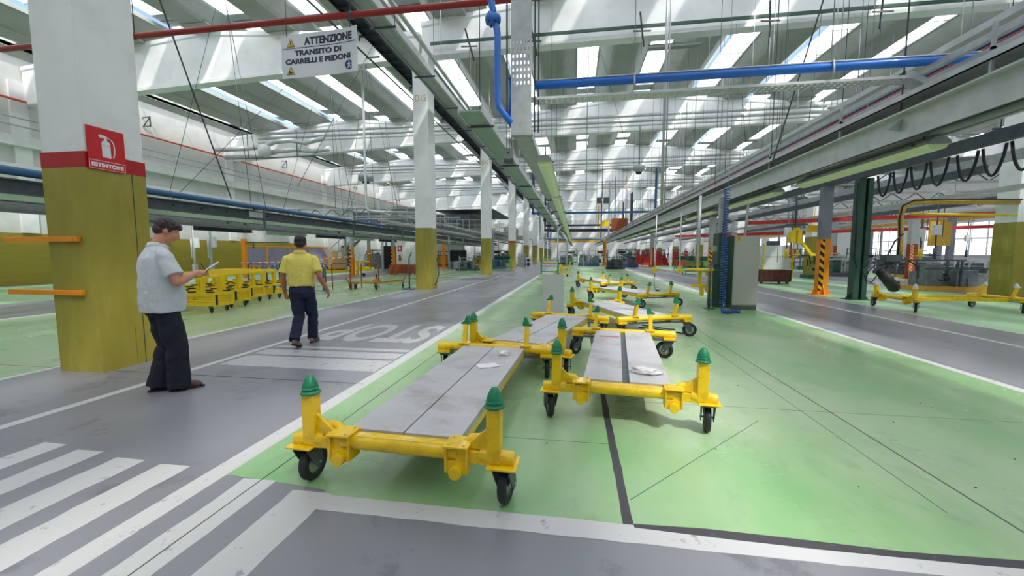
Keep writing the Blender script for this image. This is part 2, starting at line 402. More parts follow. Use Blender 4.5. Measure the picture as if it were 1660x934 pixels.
paint('floor_joint_line', [seamline((-1.97,-1),(-1.97,6),.007), seamline((-12,4.1),(-2.3,4.1),.006), seamline((-6.4,11.4),(-2.3,11.4),.008)], 'seam', .0010, .0030)

# ---- walls
def struct(o): return tag(o, kind='structure')
wl = struct(MB().box(XL-.3, XL, Y0, Y1, 0, 12.2).build('wall_left', 'white_wall'))
MB().box(XL, XL+.02, Y0, 34.5, 0, 2.38).build('olive_dado', 'olive_wall', wl)
MB().box(XL, XL+.35, Y0, Y1, 6.3, 6.75).box(XL, XL+.2, Y0, Y1, 5.2, 5.5).build('wall_ledge', 'precast', wl)
m_ = MB()
for i in range(10): m_.box(XL, XL+.12, 3.7+11.4*i, 4.3+11.4*i, 2.4 if i < 3 else 0, 9.2)
m_.build('wall_pilaster', 'precast', wl)
struct(MB().box(XR, XR+.3, Y0, Y1, 0, 12.2).build('wall_right', 'white_wall'))
struct(MB().box(XL, XR, Y1, Y1+.3, 0, 12.2).build('wall_back', 'white_wall'))
struct(MB().box(XL-.3, XR+.3, Y0-.3, Y0, 0, 12.2).build('wall_front', 'white_wall'))
for i in range(9):
    y = 6 + 11.4*i
    w = struct(MB().box(XR-.06, XR, y, y+8.4, 1.2, 4.4).build('window_%d' % (i+1), 'white_metal'))
    for k in range(5): MB().box(XR-.09, XR-.055, y+.15+1.65*k, y+1.65*k+1.6, 1.35, 2.75).box(XR-.09, XR-.055, y+.15+1.65*k, y+1.65*k+1.6, 2.9, 4.25).build('pane', 'daylight', w)

# ---- precast columns and roof beams
COLY = [4.01 + 11.42*i for i in range(9)]
def concrete_column(x, i, band, row):
    y = COLY[i]; w = .62; d = .66 if i == 0 else .72
    x0 = x - w/2
    if i == 0: pass
    ztop = 8.35
    o = MB().box(x0, x0+w, y, y+d, 0, ztop).build('column', 'precast', bevel=.02)
    tag(o, kind='structure')
    c = MB().box(x0-.006, x0+w+.006, y-.006, y+d+.006, 0, 2.46)
    c.build('olive_band', 'olive', o)
    if band: MB().box(x0-.008, x0+w+.008, y-.008, y+d+.008, 2.46, 2.64).build('red_band', 'red', o)
    # corbel head that carries the beam
    MB().hexa([(x0,y,8.35),(x0+w,y,8.35),(x0+w,y+d,8.35),(x0,y+d,8.35),(x0-.05,y,8.98),(x0+w+.05,y,8.98),(x0+w+.05,y+d,8.98),(x0-.05,y+d,8.98)]).build('column_head', 'precast', o)
    return o
cols = []
for i in range(9):
    o = concrete_column(-5.97, i, i in (0, 3, 5), 0); cols.append(o)
    o['label'] = ('big white column with olive base and red extinguisher sign beside the man in grey' if i == 0 else
      ['','white column with olive base marked D15','white column with olive base, next beyond the D15 column','white column with red band above its olive base, third beyond the marked sign','far white column behind the red banded one','far white column with narrow red band in the left aisle row','sixth white column of the left aisle row','seventh white column of the left aisle row','last white column of the left aisle row'][i])
for i in range(1, 9):
    o = concrete_column(14.3, i, False, 1); o['label'] = '%s white column with olive base of the right hand hall row' % ORD[i-1]
# pillar edge guard, seam, orange brackets of the first pillar
P0 = cols[0]
MB().box(-5.655, -5.648, 4.50, 4.507, 0, 2.46).box(-5.69, -5.652, 4.40, 4.403, 0.02, .5).build('corner_seam', 'seam', P0)
for z in (.98, 1.62):
    MB().box(-6.9, -5.80, 3.955, 4.0, z-.03, z+.03).cyl((-5.86,3.952,z),(-5.86,3.945,z),.012).build('orange_guard_rail', 'orange', P0, bevel=.004)

def beam(xa, xb, i, nm):
    y = COLY[i] + .12; L = xb-xa; mid = (xa+xb)/2; zb = 8.98
    top_e, top_m = (9.95, 10.75) if xb < 0 else (10.3, 11.3)
    mb = MB()
    def ring(x, zt): # I profile
        zb = 9.02+.012*(x-xa) if xb > 0 else 8.25 + .75*(x-xa)/(xb-xa)
        w, tf, f = .24, .28, .2
        return [(-.22,zb),(.22,zb),(.22,zb+.13),(.15,zb+.17),(.15,zt-.22),(.19,zt-.16),(.19,zt),(-.19,zt),(-.19,zt-.16),(-.15,zt-.22),(-.15,zb+.17),(-.22,zb+.13)]
    xs = [xa, mid, xb]; zt = [top_e, top_m, top_e]; V = []; F = []
    for x, z in zip(xs, zt):
        for a, b in ring(x, z): V.append((x, y+.24+a, b))
    n = 12
    for s_ in range(2):
        for k in range(n): F.append((s_*n+k, s_*n+(k+1)%n, (s_+1)*n+(k+1)%n, (s_+1)*n+k))
    F += [tuple(range(n)), tuple(range(2*n, 3*n))]
    mb.add(V, F)
    o = mb.build('roof_beam', 'precast'); tag(o, kind='structure'); return o
SPANS = [(-25.15, -6.05), (-5.95, 14.25), (14.35, 35.9)]
for i in range(9):
    for a, b in SPANS: beam(a, b, i, '')
def roof_z(x):
    for a, b in SPANS:
        if a <= x <= b: m_ = (a+b)/2; e_, t_ = ((9.95, .8) if b < 0 else (10.3, 1.0)); return e_ + t_*(1-abs(x-m_)/((b-a)/2))
    return 10.3
# roof: folded precast wing elements with daylight strips between
PER = 3.55; SKW = 1.05
ce = MB(); nwin = 0; strips = []
def RZ(x, d=.0): return roof_z(x)+d
k0 = int((XL)/PER)-1
ylist = [(Y0, COLY[0]+.36)] + [(COLY[i]+.36, COLY[i+1]+.36) for i in range(8)] + [(COLY[8]+.36, Y1)]
for k in range(k0, int(XR/PER)+2):
    sx0 = k*PER; sx1 = sx0+SKW; e0 = sx1; e1 = sx0+PER
    if e0 > XR or e1 < XL: continue
    zr = roof_z(max(XL+.2, min(XR-.2, (e0+e1)/2)))
    a = .62
    a0, a1 = max(e0, XL), min(e1, XR)
    prof = [(e0, zr+.62), (e0+.06, zr+.62), (e0+a, zr+.10), (e0+a+.12, zr+.02), (e1-a-.12, zr+.02), (e1-a, zr+.10), (e1-.06, zr+.62), (e1, zr+.62), (e1, zr+.80), (e0, zr+.80)]
    ce.prism(prof, Y0, Y1, 'Y')
    # ribs under the flat soffit at each quarter bay
    strips.append((sx0, sx1, zr))
ceiling = struct(ce.build('ceiling', 'tegolo'))
rb = MB()
for (ya, yb) in ylist[:-1]:
    for k in range(k0, int(XR/PER)+2):
        e0 = k*PER+SKW; e1 = (k+1)*PER
        if e1 > XR or e0 < XL: continue
        zr = roof_z((e0+e1)/2)
        rb.box(e0+.62, e1-.62, yb-.75, yb-.15, zr-.02, zr+.05)
rb.build('end_diaphragm', 'tegolo', ceiling)
# daylight strips, one object per bay
fr = MB()
for bi, (ya, yb) in enumerate(ylist):
    mb = MB()
    for (a, b, zr) in strips:
        if b > XR or a < XL: continue
        mb.box(a, b, ya+.45, yb-.45, zr+.70, zr+.72)
        for (p, q) in ((ya-.02, ya+.45), (yb-.45, yb+.02)): fr.box(a, b, p, q, zr+.66, zr+.78)
        for k in range(1, 5):
            yy = ya + (yb-ya)*k/5; fr.box(a, b, yy-.025, yy+.025, zr+.64, zr+.69)
    struct(mb.build('window_%d' % (20+bi), 'skylight'))
fr.build('skylight_frame', 'steel', ceiling)
# outer roof skin joints against light leaks at the walls
MB().box(XL-.3, XL+.35, Y0, Y1, 10.6, 11.4).box(XR-.5, XR+.3, Y0, Y1, 10.0, 11.4).build('roof_edge', 'tegolo', ceiling)

# fire red pipe on left wall + thin rails on it
tag(MB().cyl((XL+.25,-6,8.35),(XL+.25,100,8.35),.05,n=10).build('red_wall_pipe','red_pipe2'), 'thin red pipe running high along the white left wall','pipe')
tag(MB().cyl((XL+.45,-6,7.5),(XL+.45,100,7.5),.03,n=8).cyl((XL+.45,-6,7.15),(XL+.45,100,7.15),.03,n=8).build('wall_conduit','steel'), 'pair of grey conduits on the left wall under the red pipe','conduit')
for i in range(5):
    y = 9.5+11.42*i
    tag(MB().bar((XL,y,9.4),(XL+.5,y,9.4),.05).bar((XL,y,8.9),(XL+.5,y,8.9),.05).bar((XL+.5,y,8.85),(XL+.5,y,9.45),.05).bar((XL+.5,y,9.4),(XL+.02,y,8.9),.04).build('wall_bracket','steel_dark'), '%s black steel bracket counted from the pillar, high on the left wall' % ORD[i],'bracket','black brackets on the left wall')
# ================================================================== PLATFORM CARTS
CART_L = 2.42
def caster(parent, x, y, swivel, R=.118, cols=('chrome',), z_plate=.245, scale=1.0):
    """swivel caster with its wheel touching the floor"""
    c = empty('caster', (x, y, 0), swivel); c.parent = parent
    s = scale
    mb = MB().box(-.06*s,.06*s,-.06*s,.06*s, z_plate-.012, z_plate).cyl((0,0,z_plate-.03),(0,0,z_plate-.01),.035*s,n=14)
    for sx in (-1, 1):
        a = sx*.048*s
        mb.hexa([(a-.003,-.045*s,z_plate-.03),(a+.003,-.045*s,z_plate-.03),(a+.003,.045*s,z_plate-.03),(a-.003,.045*s,z_plate-.03),
                 (a-.003,-.045*s,z_plate-.02),(a+.003,-.045*s,z_plate-.02),(a+.003,.045*s,z_plate-.02),(a-.003,.045*s,z_plate-.02)])
        mb.prism([(-.06*s,z_plate-.02),(.055*s,z_plate-.02),(.092*s,R-.005),(.080*s,R-.03),(.040*s,R-.03),(-.02,R+.05)], a-.003, a+.003, 'X')
    mb.box(-.051*s,.051*s,-.055*s,.05*s,z_plate-.018,z_plate-.012)
    f = mb.build('fork', 'steel_dark', c)
    w = MB()
    t = .026*s
    prof = [(R*.62,-t*.9),(R*.80,-t),(R*.93,-t*.92),(R,-t*.5),(R,t*.5),(R*.93,t*.92),(R*.80,t),(R*.62,t*.9),(R*.62,-t*.9)]
    w.lathe(prof, (0,.058*s,R), 'X', 28)
    wh = w.build('wheel', 'rubber', c)
    h = MB().lathe([(0,-t*.75),(R*.22,-t*.95),(R*.3,-t*.5),(R*.5,-t*.35),(R*.63,-t*.85),(R*.63,t*.85),(R*.5,t*.35),(R*.3,t*.5),(R*.22,t*.95),(0,t*.75)], (0,.058*s,R), 'X', 24)
    h.cyl((-.056*s,.058*s,R),(.056*s,.058*s,R),.008*s,n=8)
    h.build('hub', 'chrome', wh)
    return c
def round_cap(parent, x, y, z):
    prof = [(0,.116),(.015,.114),(.023,.104),(.034,.083),(.043,.062),(.046,.044),(.046,.039),(.050,.038),(.050,.030),(.046,.028),(.049,.016),(.058,.013),(.060,.004),(.055,0),(.0,0)]
    return MB().lathe(prof, (x,y,z), n=24).cyl((x,y,z+.108),(x,y,z+.1165),.007,n=10).build('post_cap', 'green_cap', parent)
def fork_cap(parent, x, y, z, s, lean):
    m = MB().prism([(x-.05*s,z),(x+.05*s,z),(x+.06*s,z+.02),(x+.02*s,z+.035),(x-.012*s,z+.10),(x-.035*s,z+.105),(x-.052*s,z+.03)], y-.035, y+.035, 'Y')
    return m.build('post_cap', 'green_cap', parent, bevel=.006)
def make_cart(name='platform_cart', mark=False, gap=.012, cap_col='green_cap', detail=True):
    r = empty(name)
    L = CART_L
    # --- frame: two cross tubes, two long beams
    f = MB()
    f.cyl((-.37,0,.305),(.37,0,.305),.046,n=20).box(-.31,.31,-.02,.05,.335,.350)
    for sx in (-1, 1):
        f.box(sx*.53-.20, sx*.53+.17 if sx>0 else sx*.53+.20, -.045, .045, .262, .33) if False else f.bar((sx*.36,0,.30),(sx*.67,0,.285),.075,.07)
        f.cyl((sx*.50,0.0,.30),(sx*.70,0.0,.292),.043,n=14)
        # saddle clamp with its lug and round nub
        f.box(sx*.37-.075, sx*.37+.075, -.075, .075, .352, .366)
        f.box(sx*.37-.07, sx*.37-.055, -.06, .06, .20, .356).box(sx*.37+.055, sx*.37+.07, -.06, .06, .20, .356)
        f.box(sx*.37-.058, sx*.37+.058, -.05, .05, .195, .27)
        f.cyl((sx*.37,-.085,.212),(sx*.37,.02,.212),.038,n=16)
        for ox in (-.045,.045):
            for oy in (-.05,.05): f.cyl((sx*.37+ox,oy,.366),(sx*.37+ox,oy,.374),.009,n=6)
        # plate over caster
        f.box(sx*.635-.085, sx*.635+.085, -.085, .085, .255, .268)
        for ox in (-.065,.065):
            for oy in (-.065,.065): f.cyl((sx*.635+ox,oy,.262),(sx*.635+ox,oy,.272),.009,n=6)
        # curved arm behind the post
        f.tube([(sx*.40,.03,.33),(sx*.44,.05,.365),(sx*.50,.055,.37),(sx*.55,.03,.345),(sx*.58,0,.31)],.034,10)
        # gusset
        f.prism([(sx*.40,.335),(sx*.552,.335),(sx*.552,.47)], -.012,.012,'Y')
    # rear
    f.cyl((-.37,L,.34),(.37,L,.34),.045,n=18)
    for sx in (-1, 1):
        f.cyl((sx*.34,L,.34),(sx*.70,L,.335),.052,n=16)
        f.box(sx*.37-.06, sx*.37+.06, L-.06, L+.06, .375, .395)
        f.box(sx*.62-.075, sx*.62+.075, L-.07, L+.07, .262, .30)
        f.bar((sx*.330,.05,.300),(sx*.330,L-.04,.300),.05,.085)
    f.box(-.345,.345,.05,.075,.30,.34)
    f.build('frame', 'yellow', r, bevel=.004)
    MB().box(-.70,.70,L-.07,L+.06,.255,.268).build('rear_angle', 'steel_dark', r)
    for sx in (-1, 1):
        p = MB().bar((sx*.585,-.005,.27),(sx*.585,-.005,.59),.080,.074).build('post','yellow', r, bevel=.005)
        round_cap(p, sx*.585, -.005, .588)
        p = MB().bar((sx*.375,L,.38),(sx*.375-.00,L+.07,.60),.05,.062).build('post','yellow', r, bevel=.004)
        fork_cap(p, sx*.375, L+.072, .60, sx, 0)
    # deck: two grey sheets side by side with turned down edges
    g = gap/2
    for sx in (-1, 1):
        x0, x1 = (g, .362) if sx > 0 else (-.362, -g)
        d = MB().box(x0,x1,.055,L-.05,.352,.362).box(x0,x0+.004,.055,L-.05,.322,.352).box(x1-.004,x1,.055,L-.05,.322,.352).box(x0,x1,.055,.059,.322,.352)
        d.build('deck_sheet','deck',r)
    MB().box(-g-.012,g+.012,.06,L-.05,.318,.330).build('deck_channel','steel_dark',r)
    return r
def cart_wheels(r, sw):
    for (x, y, zp), a in zip(((-.635,0,.255),(.635,0,.255),(-.62,CART_L,.255),(.62,CART_L,.255)), sw): caster(r, x, y, a, z_plate=zp)
cartset = [
 ('A', -1.02, 2.20, -2.4, (0.0, -.08, .3, 0.15), 'yellow platform cart nearest the white floor edge, a paper sheet on its grey deck'),
 ('B', .44, 3.42, -5.7, (.35, -.12, 2.6, 1.2), 'yellow platform cart with a red cross mark and crumpled rag on its grey deck'),
 ('C', -.70, 4.84, -14.6, (1.4, .25, .2, 2.4), 'yellow platform cart slotted behind the paper sheet cart, in front of the upright grey board'),
 ('D', .50, 9.45, -159.0, (.25, 2.2, 1.1, .3), 'yellow platform cart turned round, its twin rear bars just behind the red marked cart'),
 ('E', 1.03, 13.45, -150.0, (1.0, .3, .8, 1.3), 'yellow platform cart seen side on beyond the cluster, long flat deck'),
 ('F', .70, 17.9, -158.0, (1.2, .4, .9, .4), 'farthest yellow platform cart of the green area, behind the side on one'),
]
carts = {}
for key, x, y, deg, sw, lab in cartset:
    if key == 'B':
        c = make_cart(gap=.06)
        mk = MB()
        for dy, amp in ((0,.03),(.0,-.03)):
            mk.tube([(-.30+.25*t, 1.95+amp*math.sin(PI*(t-.5)*1.6)*.9, .3625) for t in [i/14 for i in range(15)]], .0035, 5)
        mk.build('red_chalk_mark','red',c)
    elif key == 'A': c = make_cart()
    else: c = copy_tree(carts['A'])
    for ch in list(KIDS(c)):
        if ch.name.startswith('caster'):
            for k in KIDS(ch):
                for q in KIDS(k): bpy.data.objects.remove(q, do_unlink=True)
                bpy.data.objects.remove(k, do_unlink=True)
            bpy.data.objects.remove(ch, do_unlink=True)
    cart_wheels(c, sw)
    c.location = (x, y, 0); c.rotation_euler = (0,0,math.radians(deg)); tag(c, lab, 'cart', 'yellow platform carts on the green floor'); carts[key] = c
# things lying on the decks
def cart_pt(key, lx, ly, lz):
    c = carts[key]; return Matrix.Translation(c.location) @ c.rotation_euler.to_matrix().to_4x4() @ Vector((lx,ly,lz))
def sheet(w, h, seed, curl=.012, n=10):
    rnd = random.Random(seed); P = []; F = []
    for j in range(n+1):
        for i in range(n+1):
            u, v = i/n-.5, j/n-.5
            z = curl*(noise.noise(Vector((u*2.2+seed, v*2.2, 0)))+.5)*.8*(abs(u)+abs(v))
            P.append((u*w, v*h, max(.0006, z)))
    for j in range(n):
        for i in range(n): a = j*(n+1)+i; F.append((a,a+1,a+n+2,a+n+1))
    mb = MB(); mb.add(P, F, True); return mb
def crumple(r, seed, flat=.6, n=26):
    mb = MB(); mb.ell((0,0,0),(r[0],r[1],r[2]),n,16)
    V = []
    for x, y, z in mb.v:
        p = Vector((x,y,z)); k = 1 + .45*noise.noise(p*38+Vector((seed,0,0))) + .3*noise.noise(p*95+Vector((0,seed,0)))
        p = p*k; V.append((p.x, p.y, max(0, p.z+r[2]*.55)))
    mb.v = V; return mb
o = sheet(.21,.15,3).build('paper_sheet','paper',loc=cart_pt('A',.13,1.58,.3625),rot=(0,0,.5)); m_ = o.modifiers.new('s','SOLIDIFY'); m_.thickness=.0004; m_.offset=1
tag(o,'white paper sheet lying on the nearest cart deck','paper')
tag(crumple((.055,.045,.03),4).build('crumpled_paper','paper',loc=cart_pt('A',.20,2.02,.3622)),'small ball of crumpled paper on the nearest deck behind the sheet','paper')
tag(crumple((.13,.075,.035),9).build('crumpled_rag','white_wall',loc=cart_pt('B',.17,.36,.3622),rot=(0,0,-.35)),'crumpled dirty white rag at the front of the red marked cart deck','rag')
# upright grey board standing behind cart C
b = MB().box(-.235,.235,0,.03,.0,.99)
b = b.build('upright_grey_board','board',loc=(-.47,9.0,0),bevel=.003,rot=(0,0,.05)); tag(b,'plain pale grey board standing upright on the green floor behind the carts','board')

# cart at the right side by the hanging tool
r = make_cart('platform_cart'); cart_wheels(r, (1.3,.9,.3,.8))
r.location = (8.25,11.9,0); r.rotation_euler = (0,0,math.radians(-86))
for ch in KIDS(r):
    if ch.name.startswith('post'):
        for k in KIDS(ch): k.data = k.data.copy(); k.data.materials[0] = M['white_metal']; k.name = 'post_cap'
    if ch.name.startswith('deck_'): bpy.data.objects.remove(ch, do_unlink=True)
tag(r,'yellow cart frame with white post tips beside the dark green steel column','cart')

# ------------------------------------------------------------------ old orange trolley (left)
r = empty('bent_trolley',(-8.25,15.1,0),.05)
m_ = MB().bar((-.72,0,.27),(.55,.12,.29),.06,.07).bar((.55,.12,.29),(1.15,1.0,.34),.06,.07).bar((-.72,.0,.28),(-.84,-.1,.5),.07,.06).bar((1.15,1.0,.3),(1.22,1.1,.52),.06,.05)
m_.bar((.3,-.22,.28),(.62,.5,.3),.07,.07).bar((-.62,-.2,.28),(-.62,.25,.28),.07,.06).bar((-.62,.22,.28),(.5,.45,.28),.045,.05)
m_.box(.30,.52,-.08,.18,.26,.4).box(.36,.46,-.05,.1,.4,.47)
m_.build('frame','orange_old',r,bevel=.004)
MB().cyl((.42,.02,.47),(.42,.02,.56),.02,n=10).ell((.42,.02,.58),(.04,.04,.035),12,8).build('knob','black',r)
for x,y,a in ((-.62,-.1,.2),(.45,-.12,.1),(1.15,.95,.4),(-.6,.3,.9)): caster(r,x,y,a,R=.1,z_plate=.26)
tag(r,'low bent orange trolley with rusty arms on the green floor left of the marked column','trolley')

# ------------------------------------------------------------------ yellow stepped racks at left
def make_rack():
    r = empty('stepped_rack')
    def T(mb, p, q, w=.07): return mb.bar(p, q, w, w)
    low = MB(); W_, D_ = 2.4, .48
    for y in (0, D_):
        T(low,(-W_,y,.20),(0,y,.20)); T(low,(-W_,y,.46),(0,y,.46)); T(low,(0,y,.165),(0,y,.495),.075); T(low,(-W_,y,.165),(-W_,y,.495),.075); T(low,(-1.2,y,.2),(-1.2,y,.46))
    for x in (0,-1.2,-W_): T(low,(x,0,.20),(x,D_,.20)); T(low,(x,0,.46),(x,D_,.46))
    low.build('base_frame','yellow2',r,bevel=.005)
    top = MB()
    for y in (0, D_):
        T(top,(-.32,y,.46),(-.32,y,.90),.075); T(top,(-W_+.1,y,.46),(-W_+.1,y,.90),.075); T(top,(-W_+.06,y,.87),(-.29,y,.87),.07)
    for x in (-.32,-W_+.1): T(top,(x,0,.87),(x,D_,.87),.06)
    top.build('upper_frame','yellow2',r,bevel=.005)
    for x in (-.12,-.62,-1.3,-1.9): [MB().box(x-.07,x+.07,yy-.045,yy+.045,.497,.525).build('rubber_pad','rubber',r) for yy in (0,D_)]
    MB().box(-.37,-.35,-.03,.03,.5,.84).box(.037,.047,-.03,.03,.2,.45).build('edge_strip','black',r)
    for x in (-.12,-W_+.12):
        for y in (0,D_): caster(r,x,y,.7+x+y,R=.065,z_plate=.167,scale=.75)
    return r
rack0 = make_rack()
RK = [(-8.62,8.55,.03,'yellow stepped rack nearest the man writing'),(-8.93,9.45,.0,'second yellow stepped rack, between the nearest and third racks'),
      (-9.35,10.45,-.02,'third yellow stepped rack from the writing man'),(-9.40,11.40,.03,'yellow stepped rack fourth back, beside the walking man'),(-10.2,12.4,.0,'yellow stepped rack farthest back, seen behind the walking man')]
for i,(x,y,a,lab) in enumerate(RK):
    o = rack0 if i == 0 else copy_tree(rack0)
    o.location = (x,y,0); o.rotation_euler = (0,0,a); tag(o,lab,'rack','yellow stepped racks on wheels')
# low bench of blue clamps behind the racks and red framed stands
for i in range(7):
    x = -12.1+.42*i; y = 14.3
    c = empty('clamp_fixture',(x,y,0)); tag(c,'blue and black clamping fixture in the row behind the yellow racks','fixture','row of blue clamps behind the yellow racks')
    MB().box(-.03,.03,-.03,.03,0,.86).box(-.12,.12,-.12,.12,0,.02).build('stand','blue_pipe2',c)
    MB().box(-.14,.14,-.05,.05,.86,.92).bar((-.1,0,.92),(-.02,0,1.04),.05).bar((.1,0,.92),(.13,0,1.02),.04).build('clamp_head','blue_pipe',c)
    MB().cyl((-.06,-.06,1.0),(.1,-.06,1.03),.022,n=10).build('cylinder','chrome',c)
for i,(x,y) in enumerate(((-10.9,13.6),(-10.0,13.9),(-12.2,13.6),(-9.6,14.9),(-8.9,15.9))):
    MBs = MB().tube([(x,y,0),(x,y,1.02),(x+.06,y,1.06),(x+.72,y,1.06),(x+.78,y,1.02),(x+.78,y,0)],.022,8)
    tag(MBs.build('hoop_stand','steel_dark' if i<3 else 'rust'),['dark tubular hoop over the blue clamps, nearest','dark tubular hoop over the blue clamps, farther','dark tubular hoop over the blue clamps, leftmost','rust red hoop stand by the walking man','rust red hoop stand on the aisle side'][i],'stand')
tape = [(-12.6+5.2*t,13.6+1.2*t+0,1.10+.42*t-.5*t*(1-t)) for t in [i/16 for i in range(17)]]
tag(MB().tube(tape,.018,6).build('barrier_tape',stripes('red_white_tape',(226,226,222),(206,110,70),.22,axis=(1,0,0))),'red and white barrier tape strung above the yellow racks','tape')

# ------------------------------------------------------------------ electrical cabinet and hoses on the right
c = empty('electrical_cabinet',(4.02,11.12,0)); tag(c,'tall beige electrical cabinet with green sides and a small yellow warning label','cabinet')
MB().box(0,.60,.0,.60,.12,1.90).build('body','grey_cab',c,bevel=.006)
MB().box(.01,.59,.01,.59,0,.12).build('plinth','plinth',c)
MB().box(-.012,0,.02,.60,.12,1.9).build('side_panel','green_steel',c)
MB().box(.02,.58,-.014,-.001,.15,1.88).build('door','grey_cab',c,bevel=.004)
MB().box(.06,.13,-.017,-.014,1.75,1.87).build('warning_label','sign_yellow',c)
MB().prism([(.085,1.85),(.105,1.85),(.09,1.81),(.107,1.81),(.085,1.765),(.092,1.80),(.078,1.80)],-.0185,-.017,'Y').build('lightning_mark','ink',c)
MB().box(.30,.55,-.0155,-.0143,1.65,1.654).box(.27,.272,-.0155,-.0143,1.5,1.65).build('scratch','plinth',c)
for z in (1.78,.35):
    for x in (.04,.55): MB().cyl((x,-.02,z),(x,-.013,z),.008,n=8).build('screw','plinth',c)
MB().cyl((.35,.3,1.9),(.42,.3,3.1),.03,n=10).build('cable_conduit','steel_light',c)
g2 = empty('green_control_box',(3.70,11.62,0)); tag(g2,'dark green control box standing against the left of the beige cabinet','cabinet')
MB().box(0,.28,0,.45,0.0,1.15).build('lower_box','green_steel',g2,bevel=.01)
MB().box(.10,.28,0,.45,1.15,2.0).build('upper_box','green_steel',g2,bevel=.01)
MB().box(.02,.09,.05,.4,1.5,1.66).box(-.004,0,.06,.39,.2,1.1).build('pale_panel','mint',g2)
tag(MB().box(3.98,4.08,12.15,12.3,0,3.0).box(4.10,4.16,12.15,12.25,0,3.0).build('support_mast','steel'),'grey steel mast rising behind the green side of the beige cabinet','mast')
def coil(x, y, z0, z1, R, r, turns, name, mat_, lab, group=None):
    n = int(turns*14); P = []
    for i in range(n+1):
        t = i/n; a = 2*PI*turns*t; P.append((x+R*math.cos(a), y+R*math.sin(a), z0+(z1-z0)*t))
    o = MB().tube(P, r, 6).build(name, mat_); tag(o, lab, 'hose', group); return o
coil(3.55,10.42,.15,3.0,.062,.0095,46,'coiled_hose','blue_coil','big blue coiled air hose hanging to the floor in front of the cabinet')
coil(3.64,10.75,1.0,3.0,.05,.008,30,'coiled_hose','pallet_blue','dark blue coiled hose hanging just behind the big floor length coil')
for i,(x,y) in enumerate(((3.50,12.5),(3.66,12.9),(3.8,13.4))): coil(x,y,1.25,3.0,.05,.008,28,'coiled_hose','chrome',['pale grey coiled hose over the yellow turntable','pale grey coiled hose beside the turntable mast','thin pale coiled hose nearest the cabinet mast'][i])
tag(MB().tube([(3.55,10.42,.13),(3.56,10.38,.06),(3.66,10.36,.045),(3.82,10.40,.06),(3.95,10.42,.05)],[.05,.055,.05,.04,.045],10).build('hose_nozzle','blue_coil'),'blue hose end lying on the floor at the foot of the cabinet','hose')
t = empty('turntable_stand',(3.32,11.5,0)); tag(t,'thin grey post with a round yellow turntable left of the cabinet','stand')
MB().cyl((.18,-.25,0),(.18,-.25,1.2),.028,n=12).cyl((.18,-.25,0),(.18,-.25,.012),.13,n=16).build('post','steel_dark',t)
MB().cyl((0,.2,.95),(0,.2,3.0),.035,n=12).build('hanging_pole','steel_light',t)
MB().cyl((0,0,1.0),(0,0,1.03),.36,n=28).cyl((0,0,1.03),(0,0,1.05),.32,n=28).box(-.04,.04,-.04,.04,.62,1.0).box(-.22,.2,-.05,.05,.55,.62).box(.02,.10,-.07,.07,.32,.6).cyl((.18,.0,.45),(.3,.0,.5),.09,n=14).build('turntable','yellow2',t,bevel=.004)
for i in range(2):
    px,py = ((3.05,16.2),(3.75,15.4))[i]
    p = empty('hanging_valve',(px,py,0)); tag(p,['yellow valve hanging on a thin pole, farther of the pair in the aisle','yellow valve hanging on a thin pole, nearer of the pair in the aisle'][i],'valve')
    MB().cyl((0,0,.95),(0,0,2.9),.022,n=10).build('pole','steel_light',p)
    MB().box(-.11,.11,-.05,.05,.80,.86).cyl((-.14,0,.83),(-.05,0,.83),.05,n=12).cyl((.05,0,.83),(.14,0,.83),.05,n=12).box(-.03,.03,-.06,.06,.68,.96).build('valve_body','yellow2',p,bevel=.004)
    if i == 0: MB().tube([(0,0,.68),(-.02,0,.35),(.0,-.02,.12),(.08,-.05,.04)],.012,6).ell((.1,-.06,.035),(.09,.05,.03),12,8).build('dangling_hose','cable',p)

for i,(a,b,lab) in enumerate((((1.25,8.1),(2.05,7.6),'black strap lying on the floor behind the turned cart, longer one'),((1.35,8.3),(1.9,8.0),'black strap lying on the floor behind the turned cart, shorter one'))):
    P = [(a[0]+(b[0]-a[0])*t, a[1]+(b[1]-a[1])*t+.06*math.sin(5*t+i), .012) for t in [k/14 for k in range(15)]]
    tag(MB().tube(P,.011,6).build('strap','cable'), lab, 'strap')
rnd = random.Random(5)
for i in range(14):
    x, y = rnd.uniform(-1.2,3.6), rnd.uniform(2.3,5.5)
    o = crumple((rnd.uniform(.004,.010),rnd.uniform(.003,.007),.003),i,n=10).build('debris_bit','black',loc=(x,y,.0018)); tag(o,'tiny dark bit of debris on the near green floor','debris','bits of debris on the green floor')
